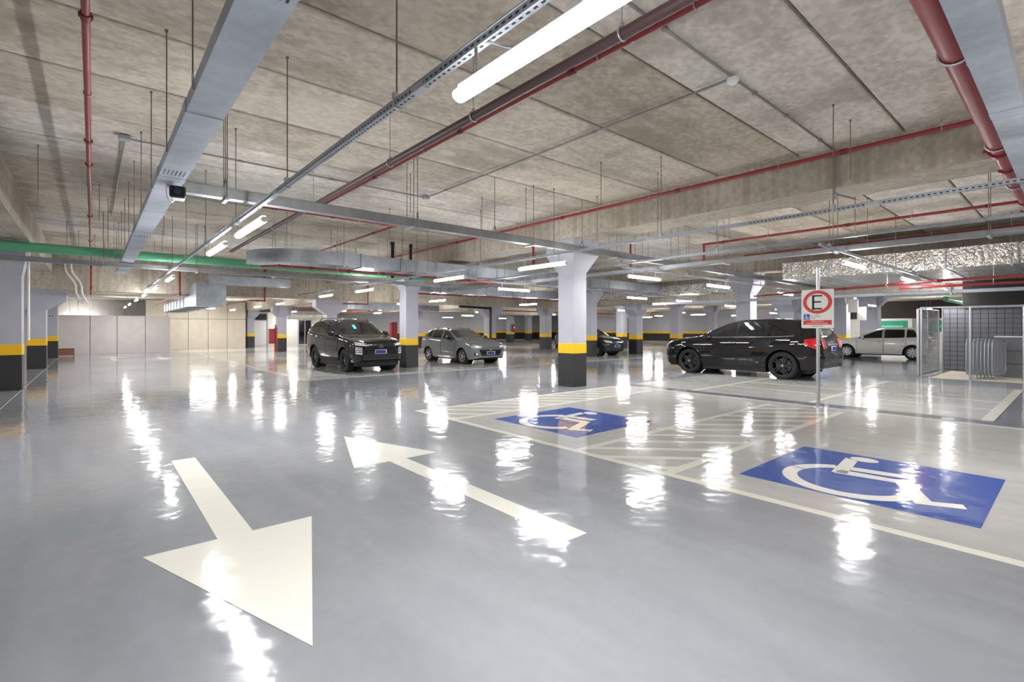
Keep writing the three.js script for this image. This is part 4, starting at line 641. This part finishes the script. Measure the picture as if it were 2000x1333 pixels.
// grey hatchback
makeCar('hatchback_car', 'grey compact hatchback with two-tone alloy wheels facing the drive', {
  W: 1.73, wb: 2.55, R: 0.31, rim: 0.2, tw: 0.2, archGap: 0.06, rimMat: mixedRim, spokes: 5, style: 'wide', tumble: 0.76, paint: blackPaintCar(0x6e7072),
  top: [[2.1, 0.72], [2.07, 0.81], [1.95, 0.88], [1.5, 0.97], [1.1, 1.02], [0.93, 1.05], [0.45, 1.23], [0.05, 1.4], [-0.4, 1.465], [-1.0, 1.455], [-1.5, 1.38], [-1.75, 1.2], [-1.95, 0.99], [-2.06, 0.85]],
  belt: [[2.1, 0.69], [1.5, 0.9], [0.8, 0.96], [-0.5, 1.0], [-1.5, 1.05], [-2.06, 1.0]], plan: planFn(2.1, -2.06),
  sill: [[2.1, 0.27], [1.8, 0.21], [1, 0.22], [-1, 0.22], [-1.7, 0.25], [-2.06, 0.34]], doorSill: 0.27, doors: [[0.85, -0.22, 0], [-0.24, -1.05, 0.4]], creases: [0.72], creaseSlope: 0.03,
  windows: [[0.78, -0.16, 0.12, -0.16], [-0.28, -1.02, -0.28, -0.98], [-1.08, -1.5, -1.08, -1.3]], mirror: 0.5, mirrorMat: gloss, screen: [0.86, 0.12, 0.8, 0.68], rearScreen: [-1.88, -1.6, 0.7, 0.62], hoodSeam: [1.9, 0.9],
  headlights: [[0.44, 0.74, [0.66, 0.73], [0.68, 0.79], lens]], taillights: [[0.48, 0.66, [0.72, 0.86], [0.72, 0.9], redLens]], sideLamps: [[-1.85, -2.02, [0.8, 0.92], [0.74, 0.86], redLens]], fog: [0.66, 0.42, 0.045],
  front: [['grille', 0.56, 0.36, 0.6, gloss, 0.01, 0.2], ['chrome_bar', 0.5, 0.585, 0.602, chrome, 0.016], ['lower_lip', 0.62, 0.26, 0.28, trimBlack, 0.01], ['bonnet_edge', 0.48, 0.655, 0.668, trimBlack, 0.008]], plateF: 0.46, plateR: 0.75,
  badge: (car, fx) => { const x = fx(0, 0.6) + 0.022; mesh('badge', [rbx(0.012, 0.035, 0.13, 0.005, x, 0.594, 0), rbx(0.012, 0.055, 0.045, 0.005, x, 0.594, 0)], std(0xc9a24a, 0.3, 0.8), car); for (const s of [-1, 1]) mesh('fog_surround', grid(6, 4, (u, v) => { const z = s * lerp(0.56, 0.74, u), h = lerp(0.35, lerp(0.37, 0.5, u), v); return [fx(z, h) + 0.004, h, z * 1.002]; }), trimBlack, car); for (const h of [0.4, 0.53]) mesh('grille_slat', grid(10, 1, (u, v) => { const z = lerp(-0.48, 0.48, u); return [fx(z, h) + 0.016, h + v * 0.012, z]; }), std(0x3a3a3d, 0.4, 0.5), car); },
  extra: (car, { topH }) => { for (const x of [-0.15, -0.95]) mesh('roof_mount', [-1, 1].map((s) => rbx(0.16, 0.03, 0.03, 0.01, x, topH(x, 0.53) + 0.012, s * 0.53)), trimBlack, car); },
}, [12.0, 0, -17.4], -Math.PI / 2);
// dark green car between two columns
makeCar('compact_car', 'dark green compact car half hidden by a lavender column', {
  W: 1.66, wb: 2.5, R: 0.3, rim: 0.19, tw: 0.19, archGap: 0.06, rimMat: silverRim, spokes: 7, style: 'wide', tumble: 0.78, paint: blackPaintCar(0x20282b),
  top: [[1.98, 0.68], [1.95, 0.78], [1.8, 0.88], [1.3, 1.0], [1.05, 1.05], [0.5, 1.33], [0.2, 1.46], [-0.3, 1.54], [-1.0, 1.53], [-1.5, 1.42], [-1.75, 1.15], [-1.85, 0.95]],
  belt: [[1.98, 0.66], [1.2, 0.92], [0.5, 0.97], [-1.4, 1.02], [-1.85, 1.0]], plan: planFn(1.98, -1.85),
  sill: [[1.98, 0.3], [1.7, 0.24], [1, 0.24], [-1, 0.24], [-1.85, 0.36]], doorSill: 0.29, doors: [[0.85, -0.2, 0], [-0.22, -1.0, 0.38]],
  windows: [[0.86, -0.15, 0.25, -0.15], [-0.25, -1.0, -0.25, -0.96], [-1.06, -1.45, -1.06, -1.3]], mirror: 0.58, screen: [0.98, 0.28, 0.8, 0.68], rearScreen: [-1.72, -1.55, 0.7, 0.62], hoodSeam: [1.8, 1.0],
  headlights: [[0.4, 0.72, [0.68, 0.76], [0.72, 0.84], lens]], taillights: [[0.48, 0.66, [0.75, 1.0], [0.75, 1.0], redLens]],
  front: [['grille', 0.36, 0.64, 0.72, gloss, 0.01], ['bumper_opening', 0.55, 0.36, 0.46, trimBlack, 0.01]], plateF: 0.52, plateR: 0.8,
  badge: (car, fx) => mesh('badge', new THREE.TorusGeometry(0.04, 0.008, 6, 18).rotateY(Math.PI / 2).translate(fx(0, 0.69) + 0.018, 0.69, 0), chrome, car),
}, [20.45, 0, -17.55], -Math.PI / 2);
// black crossover behind the sign
makeCar('crossover_car', 'black crossover with dark alloy wheels parked behind the parking sign', {
  W: 1.93, wb: 2.83, R: 0.39, rim: 0.285, tw: 0.26, archGap: 0.07, rimMat: darkRim, spokes: 5, style: 'double', tumble: 0.75, paint: blackPaintCar(0x0b0a0d), lip: 0.014,
  top: [[2.36, 0.88], [2.33, 0.98], [2.2, 1.06], [1.8, 1.13], [1.35, 1.18], [1.15, 1.21], [0.7, 1.42], [0.25, 1.61], [-0.2, 1.7], [-0.9, 1.73], [-1.5, 1.71], [-2.0, 1.63], [-2.17, 1.45], [-2.31, 1.2], [-2.36, 1.05], [-2.4, 0.92]],
  belt: [[2.36, 0.84], [1.7, 1.05], [1.1, 1.13], [0, 1.16], [-1.3, 1.19], [-2.0, 1.23], [-2.4, 1.15]], plan: planFn(2.36, -2.4, 0.66, 0.82),
  sill: [[2.36, 0.36], [2.1, 0.27], [1.2, 0.27], [-1, 0.27], [-1.9, 0.29], [-2.4, 0.36]], doorSill: 0.36, doors: [[0.98, -0.12, 0], [-0.14, -1.1, 0.42]], beltTrim: [0.92, -1.72], creases: [0.45, 0.88],
  windows: [[1.02, -0.08, 0.22, -0.08], [-0.16, -0.92, -0.16, -0.86], [-1.02, -1.78, -0.98, -1.5]], mirror: 0.74, screen: [1.1, 0.27, 0.82, 0.68], rearScreen: [-2.27, -2.06, 0.74, 0.66], hoodSeam: [2.15, 1.1], sillTrim: 0.05,
  headlights: [[0.5, 0.84, [0.82, 0.92], [0.82, 1.02], lens]], taillights: [[0.5, 0.78, [0.9, 1.14], [0.88, 1.16], redLens], [0.72, 0.775, [0.94, 1.08], [0.94, 1.08], lens, 0.012]], sideLamps: [[-1.98, -2.28, [0.98, 1.14], [0.86, 1.18], redLens]],
  front: [['grille', 0.5, 0.58, 0.84, chrome, 0.01], ['bumper_opening', 0.62, 0.38, 0.52, trimBlack, 0.01]], rear: [['chrome_strip', 0.42, 0.98, 1.01, chrome, 0.012], ['bumper_trim', 0.72, 0.5, 0.62, trimBlack, 0.012], ['plate_recess', 0.35, 0.8, 0.95, trimBlack, 0.006]], plateF: 0.62, plateR: 0.88,
  extra: (car, { endX }) => { for (const z of [-0.55, 0.55]) mesh('exhaust_tip', new THREE.CylinderGeometry(0.04, 0.04, 0.14, 16, 1, true).rotateZ(Math.PI / 2).translate(-2.25, 0.36, z), chrome, car); mesh('roof_spoiler', rbx(0.22, 0.03, 1.2, 0.012, -2.02, 1.6, 0), blackPaintCar(0x0b0a0d), car); mesh('rear_bumper', grid(24, 6, (u, v) => { const z = lerp(-0.86, 0.86, u), h = lerp(0.46, 0.78, v); return [endX(z, h, -1) - 0.03 * Math.sin(v * Math.PI), h, z]; }), blackPaintCar(0x0b0a0d), car); },
}, [15.63, 0, -6.92], Math.PI / 2);
// white hatchback
makeCar('hatchback_car', 'white compact hatchback with silver wheels beyond the fenced store', {
  W: 1.75, wb: 2.56, R: 0.315, rim: 0.21, tw: 0.2, archGap: 0.06, rimMat: silverRim, spokes: 8, style: 'wide', tumble: 0.77, paint: phys(0xe2e0da, 0.35, 0, { clearcoat: 1, clearcoatRoughness: 0.04 }),
  top: [[2.08, 0.68], [2.05, 0.78], [1.92, 0.86], [1.5, 0.94], [1.05, 1.0], [0.9, 1.03], [0.45, 1.25], [0.05, 1.41], [-0.4, 1.475], [-1.0, 1.47], [-1.55, 1.4], [-1.78, 1.2], [-1.9, 1.0], [-1.99, 0.85]],
  belt: [[2.08, 0.66], [1.5, 0.87], [0.8, 0.93], [-0.5, 0.96], [-1.5, 1.0], [-1.99, 0.98]], plan: planFn(2.08, -1.99),
  sill: [[2.08, 0.27], [1.8, 0.21], [1, 0.22], [-1, 0.22], [-1.7, 0.25], [-1.99, 0.34]], doorSill: 0.27, doors: [[0.86, -0.2, 0], [-0.22, -1.04, 0.38]], creases: [0.78], creaseSlope: 0,
  windows: [[0.84, -0.14, 0.12, -0.14], [-0.24, -1.0, -0.24, -0.98], [-1.06, -1.5, -1.06, -1.32]], mirror: 0.58, screen: [0.88, 0.12, 0.8, 0.68], rearScreen: [-1.86, -1.64, 0.7, 0.62], hoodSeam: [1.9, 0.9], pillars: [[-0.14, -0.24, -0.14, -0.24]], pillarMat: std(0xb9b9bd, 0.3, 0.3),
  headlights: [[0.4, 0.74, [0.68, 0.74], [0.68, 0.79], lens]], taillights: [[0.45, 0.68, [0.76, 0.9], [0.76, 0.92], redLens]], sideLamps: [[-1.82, -1.96, [0.8, 0.9], [0.78, 0.9], redLens]],
  front: [['grille', 0.5, 0.62, 0.69, gloss, 0.01], ['bumper_opening', 0.55, 0.32, 0.46, trimBlack, 0.01]], plateF: 0.52, plateR: 0.72,
}, [29.12, 0, -6.33], Math.PI / 2);
// ================================================================ SIGN, STORE, SMALL THINGS
function canvasTex(w, h, draw) { const c = document.createElement('canvas'); c.width = w; c.height = h; const x = c.getContext('2d'); draw(x, w, h); const t = new THREE.CanvasTexture(c); t.colorSpace = THREE.SRGBColorSpace; return t; }
const fontCanvas = canvasTex;
{ const s = thing('parking_sign', 'parking sign with a red ring around E on a steel post', 'sign', [10.13, 0, -3.17]);
  mesh('post', rodGeo([0, 0, 0], [0, 2.56, 0], 0.03, 20), M.steel, s);
  mesh('post_cap', new THREE.CylinderGeometry(0.031, 0.031, 0.012, 20).translate(0, 2.56, 0), M.greyPlastic, s);
  mesh('base_plate', new THREE.CylinderGeometry(0.075, 0.08, 0.012, 24).translate(0, 0.006, 0), M.steel, s);
  const sh = new THREE.Shape(), w = 0.265, h = 0.355, r = 0.03; sh.moveTo(-w + r, -h); sh.lineTo(w - r, -h); sh.quadraticCurveTo(w, -h, w, -h + r); sh.lineTo(w, h - r); sh.quadraticCurveTo(w, h, w - r, h); sh.lineTo(-w + r, h); sh.quadraticCurveTo(-w, h, -w, h - r); sh.lineTo(-w, -h + r); sh.quadraticCurveTo(-w, -h, -w + r, -h);
  const board = mesh('board', new THREE.ExtrudeGeometry(sh, { depth: 0.008, bevelEnabled: false }).rotateY(-Math.PI / 2).translate(-0.034, 1.8, 0), std(0xdfe2e0, 0.35), s);
  const text = fontCanvas(512, 688, (x, W, H) => {
    x.fillStyle = '#dfe2e0'; x.fillRect(0, 0, W, H);
    x.fillStyle = '#8e9296'; x.font = 'bold 30px sans-serif'; x.textAlign = 'left'; x.fillText('EXCLUSIVO', 142, 470); x.fillText('DEFICIENTE', 142, 502); x.fillText('FÍSICO', 142, 534);
    x.fillStyle = '#cf2418'; x.fillRect(24, 552, 464, 84); x.fillStyle = '#f3c9bd'; x.textAlign = 'center'; x.font = 'bold 30px sans-serif'; x.fillText('OBRIGATÓRIO', 256, 588); x.fillText('USO DO CARTÃO VISÍVEL', 256, 624, 430);
    x.fillStyle = '#4a4d52'; x.font = 'bold 30px sans-serif'; x.fillText('2 VAGAS A 90°', 256, 672);
    x.fillStyle = '#1a4da4'; x.fillRect(28, 438, 104, 104);
    x.strokeStyle = '#e8eef6'; x.lineWidth = 9; x.beginPath(); x.arc(76, 508, 21, Math.PI * 0.0, Math.PI * 1.25); x.stroke(); x.beginPath(); x.moveTo(68, 458); x.lineTo(74, 496); x.lineTo(98, 496); x.lineTo(112, 524); x.stroke(); x.beginPath(); x.arc(68, 452, 7, 0, 7); x.fillStyle = '#e8eef6'; x.fill();
  });
  const face = new THREE.PlaneGeometry(0.51, 0.685).rotateY(-Math.PI / 2).translate(-0.0432, 1.8, 0);
  mesh('print', face, std(0xffffff, 0.3, 0, { map: text }), board);
  mesh('red_ring', new THREE.RingGeometry(0.165, 0.225, 56).rotateY(-Math.PI / 2).scale(1, 0.95, 1.06).translate(-0.0445, 1.925, 0), std(0xd0281a, 0.3), board);
  const E3 = (z0, z1, y0, y1) => bx(-0.0455, -0.0435, 1.925 + y0, 1.925 + y1, z0, z1);
  mesh('letter', [E3(-0.085, -0.05, -0.135, 0.125), E3(-0.085, 0.08, 0.1, 0.128), E3(-0.085, 0.06, -0.012, 0.016), E3(-0.085, 0.075, -0.137, -0.108)], std(0x1c2226, 0.4), board);
  for (const y of [1.55, 2.05]) mesh('clamp', [bx(-0.036, 0.034, y - 0.012, y + 0.012, -0.034, 0.034)], M.steel, s);
}
// fenced store
{ const X = 18.42;
  const fence = thing('mesh_fence', 'grey steel mesh fence around the store', 'fence', [X, 0, 0]);
  const tubeP = (a, b, r = 0.025) => rodGeo(a, b, r, 10);
  for (const z of [-3.08, -2.03, -1.0, 0.05, 1.1]) mesh('post', tubeP([0, 0, z], [0, 2.05, z], 0.028), M.steel, fence);
  mesh('top_rail', tubeP([0, 2.04, -3.08], [0, 2.04, 1.1]), M.steel, fence);
  const side = thing('mesh_gate', 'grey expanded metal fence panel turned away from the store front', 'fence', [X, 0, -3.16], 0);
  mesh('frame', [tubeP([0.04, 0.05, 0], [0.04, 2.0, 0], 0.04), tubeP([2.45, 0.05, 0.1], [2.45, 2.0, 0.1]), tubeP([0.04, 2.0, 0], [2.45, 2.0, 0.1]), tubeP([0.04, 0.06, 0], [2.45, 0.06, 0.1]), tubeP([1.1, 0.06, 0.045], [1.1, 2.0, 0.045], 0.02)], M.steel, side);
  const l = []; for (let k = -17; k < 22; k++) { for (const d of [1, -1]) { const pts = []; for (const t of [0, 1]) { void t; } const x0 = 0.04 + k * 0.11, len = 1.94; let a = [x0, 0.06], b = [x0 + len * 0.9, 2.0]; if (d < 0) { a = [x0, 2.0]; b = [x0 + len * 0.9, 0.06]; } const clipX = (p, q, xx) => { const t = (xx - p[0]) / (q[0] - p[0]); return [xx, p[1] + t * (q[1] - p[1])]; }; if (b[0] < 0.05 || a[0] > 2.44) continue; if (a[0] < 0.05) a = clipX(a, b, 0.05); if (b[0] > 2.44) b = clipX(a, b, 2.44); l.push(rodGeo([a[0], a[1], a[0] * 0.04], [b[0], b[1], b[0] * 0.04], 0.006, 4)); } }
  mesh('wire_mesh', l, M.steel, side).userData.kind = 'stuff';
  const back = thing('mesh_screen', 'dark welded square mesh screen at the back of the store', 'fence', [21.2, 0, 0]);
  const w = []; for (let z = -3.0; z <= 5; z += 0.18) w.push(bx(-0.006, 0.006, 0.05, 2.1, z - 0.006, z + 0.006)); for (let y = 0.1; y <= 2.1; y += 0.15) w.push(bx(-0.006, 0.006, y - 0.006, y + 0.006, -3, 5));
  mesh('wire_mesh', w, M.darkRod, back).userData.kind = 'stuff'; mesh('frame', [tubeP([0, 0, -3], [0, 2.12, -3]), tubeP([0, 2.1, -3], [0, 2.1, 5]), tubeP([0, 0, -0.6], [0, 2.12, -0.6], 0.02)], M.steel, back);
  struct('wall_store', bx(22.0, 22.3, 0, 2.1, -3.1, 6), wallPaint(0x6e6f75, 0.7), 'plain grey wall behind the store mesh', 'wall');
  struct('wall_fascia', bx(21.9, 22.4, 2.15, 3.2, -2.6, 6), std(0x1d1b1a, 0.8), 'dark fascia wall above the fenced store', 'wall');
  tag(mesh('store_floor', bx(18.5, 21.9, 0, 0.006, -2.9, 5), wallPaint(0xcfc4b2, 0.8)), 'beige unpainted floor inside the fenced store', 'floor', undefined, 'structure');
  // crowd barriers stacked upright behind each other
  for (let i = 0; i < 8; i++) {
    const b = thing('crowd_barrier', i === 0 ? 'galvanised crowd barrier standing outermost of the stack at the store post' : 'galvanised rounded crowd barrier inside the stack in the fenced store', 'barrier', [19.42, 0.14, -2.07 + i * 0.075], -0.11, 'crowd barriers stacked in the fenced store');
    const W = 0.7, T = 0.98, r = 0.16, P = []; for (const [cx, cy, a0] of [[W - r, T - r, 0], [-W + r, T - r, 90], [-W + r, r, 180], [W - r, r, 270]]) for (let k = 0; k <= 5; k++) { const a = (a0 + k * 18) * Math.PI / 180; P.push([cx + r * Math.cos(a), cy + r * Math.sin(a), 0]); }
    mesh('frame', new THREE.TubeGeometry(new THREE.CatmullRomCurve3(P.map(V), true), 64, 0.02, 8, true), M.zinc, b);
    for (let k = -4; k <= 4; k++) mesh('bar', rodGeo([k * 0.13, 0.02, 0], [k * 0.13, T - 0.02, 0], 0.009, 6), M.zinc, b);
    for (const s of [-1, 1]) mesh('foot', [rodGeo([s * 0.4, -0.13, -0.03], [s * 0.4, -0.13, 0.03], 0.012), rodGeo([s * 0.4, -0.135, 0], [s * 0.4, 0.02, 0], 0.012)], M.zinc, b);
  }
  const cab = thing('counter_block', 'grey panelled block with a white top edge behind the barriers', 'block', [20.5, 0, -0.52]);
  for (let r = 0; r < 3; r++) for (let c = 0; c < 3; c++) mesh('panel', rbx(0.3, 0.375, 0.88, 0.008, 0, 0.2 + r * 0.388, -0.75 + c * 0.9), wallPaint(0x7d7e84, 0.6), cab);
  mesh('top_edge', rbx(0.36, 0.04, 2.7, 0.01, 0, 1.19, 0.15), M.whitePlastic, cab);
  tag(mesh('wall_lamp', [new THREE.SphereGeometry(0.08, 16, 10, 0, Math.PI * 2, 0, Math.PI / 2).translate(20.9, 1.72, -0.6), rodGeo([20.9, 1.72, -0.6], [21.2, 1.74, -0.6], 0.015)], M.whitePlastic), 'small white dome fitting on the store mesh', 'fitting');
}
// hose cabinet and pipe at the far column
{ const c = thing('hose_cabinet', 'red fire hose cabinet on the far column', 'cabinet', [8.35, 0, -32.05]);
  mesh('case', rbx(0.3, 0.9, 0.24, 0.01, -0.1, 0.95, 0), M.red, c); mesh('door', rbx(0.25, 0.82, 0.02, 0.006, -0.1, 0.95, 0.125), M.red, c); mesh('riser', rodGeo([0.13, 0, 0], [0.13, 1.45, 0], 0.075, 14), M.red, c); mesh('valve', rodGeo([0.13, 1.42, 0], [0.13, 1.66, 0], 0.035, 10), M.redDark, c); }
{ const c = thing('fire_extinguisher', 'small red extinguisher on the far pale column', 'extinguisher', [32.5, 0, -37.68]); mesh('cylinder', new THREE.CapsuleGeometry(0.16, 0.5, 6, 14).translate(0, 1.45, 0), M.red, c); mesh('tag', bx(-0.08, 0.08, 1.4, 1.6, 0.155, 0.165), M.whitePlastic, c); }
{ const c = thing('hose_cabinet', 'tall red fire cabinet seen beside the lavender column near the suv', 'cabinet', [17.55, 0, -34.5]); mesh('case', rbx(0.5, 1.9, 0.4, 0.01, 0, 0.95, 0), M.red, c); mesh('door', rbx(0.44, 1.7, 0.02, 0.006, 0, 0.95, 0.205), M.red, c); }
// low brown crate before the hoarding
{ const c = thing('wooden_crate', 'low brown wooden crate standing before the hoarding', 'crate', [-1.1, 0, -34.3]); for (let i = 0; i < 3; i++) mesh('plank', rbx(0.75, 0.1, 0.03, 0.006, 0, 0.1 + i * 0.11, 0.2), std(0x7a4a2c, 0.7), c); for (const s of [-1, 1]) mesh('side', rbx(0.04, 0.34, 0.42, 0.006, s * 0.36, 0.18, 0), std(0x6a3f26, 0.7), c); mesh('lid', rbx(0.78, 0.03, 0.46, 0.006, 0, 0.37, 0), std(0x8a5a36, 0.7), c); }
// lettering on columns
const lettering = (name, label, txt, w, h, pos, turn, color = '#26262a') => { const t = canvasTex(256, Math.round(256 * h / w), (x, W, H) => { x.fillStyle = '#b0b0bb'; x.fillRect(0, 0, W, H); x.fillStyle = color; x.font = 'bold ' + Math.round(H * 0.72) + 'px sans-serif'; x.textAlign = 'center'; x.textBaseline = 'middle'; x.fillText(txt, W / 2, H / 2); }); const m = mesh(name, new THREE.PlaneGeometry(w, h), std(0xffffff, 0.55, 0, { map: t })); m.position.set(...pos); m.rotation.y = turn; return tag(m, label, 'lettering'); };
lettering('column_lettering', 'black lettering D-5 on the column by the hoarding', 'D-5', 0.4, 0.16, [-1.5, 2.02, -32.165], 0);
lettering('column_lettering', 'dark lettering on the grey column behind the white hatchback', '43-11', 0.55, 0.2, [34.57, 2.55, -8.2], -Math.PI / 2, '#4c4f50');
// far help point, signs and boards on the drive wall
{ const g = thing('ticket_kiosk', 'pale blue grey kiosk behind the nose of the white hatchback', 'kiosk', [36.5, 0, -11.2]); mesh('cabin', rbx(1.2, 2.4, 2.4, 0.02, 0, 1.2, 0), wallPaint(0xaab4c4, 0.5), g); mesh('window', bx(-0.62, -0.605, 1.15, 1.8, -1.05, -0.35), glassMat, g); mesh('notice', bx(-0.62, -0.605, 1.1, 1.9, 0, 0.7), std(0xb8cdea, 0.5), g); mesh('canopy', bx(-0.8, 0.7, 2.4, 2.48, -1.3, 1.3), M.greyPlastic, g); }
const signG = std(0x0f8a6a, 0.5);
for (const [z, w] of [[-8.6, 1.7], [-5.6, 2.3], [-2.6, 1.9]]) { const g = thing('green_sign', z < -8 ? 'green sign beside the pale kiosk' : z < -4 ? 'wide green sign above the roof of the white hatchback' : 'green sign next to the store fence top', 'sign', [42, 0, z]); mesh('frame', rbx(0.08, 2.1, w + 0.5, 0.02, 0.06, 1.05, 0), M.whiteWall, g); mesh('face', bx(-0.01, 0.02, 1.2, 1.95, -w / 2, w / 2), signG, g); mesh('text_bar', bx(-0.016, -0.01, 1.5, 1.62, -w * 0.35, w * 0.35), std(0x6fc0a8, 0.5), g); }
struct('wall_drive', bx(42.3, 42.6, 2.1, 3.3, -12, 6), std(0x3b302c, 0.8), 'dark brown bulkhead above the green signs', 'wall');
struct('wall_drive_base', bx(42.4, 42.6, 0, 2.1, -12, 6), M.whiteWall, 'pale drive wall behind the green signs', 'wall');
{ const b = thing('hanging_board', 'white boards hung beside the column behind the parking sign', 'board', [30.5, 0, -7.9]); mesh('board', rbx(0.05, 0.7, 0.45, 0.01, 0, 2.62, 0), M.whitePlastic, b); mesh('board', rbx(0.05, 0.7, 0.4, 0.01, 0.1, 2.2, 0.35), M.whitePlastic, b); mesh('rod', rodGeo([0, 2.95, 0], [0, LOW, 0], 0.012), M.rod, b); }
renderer.render(scene, camera);
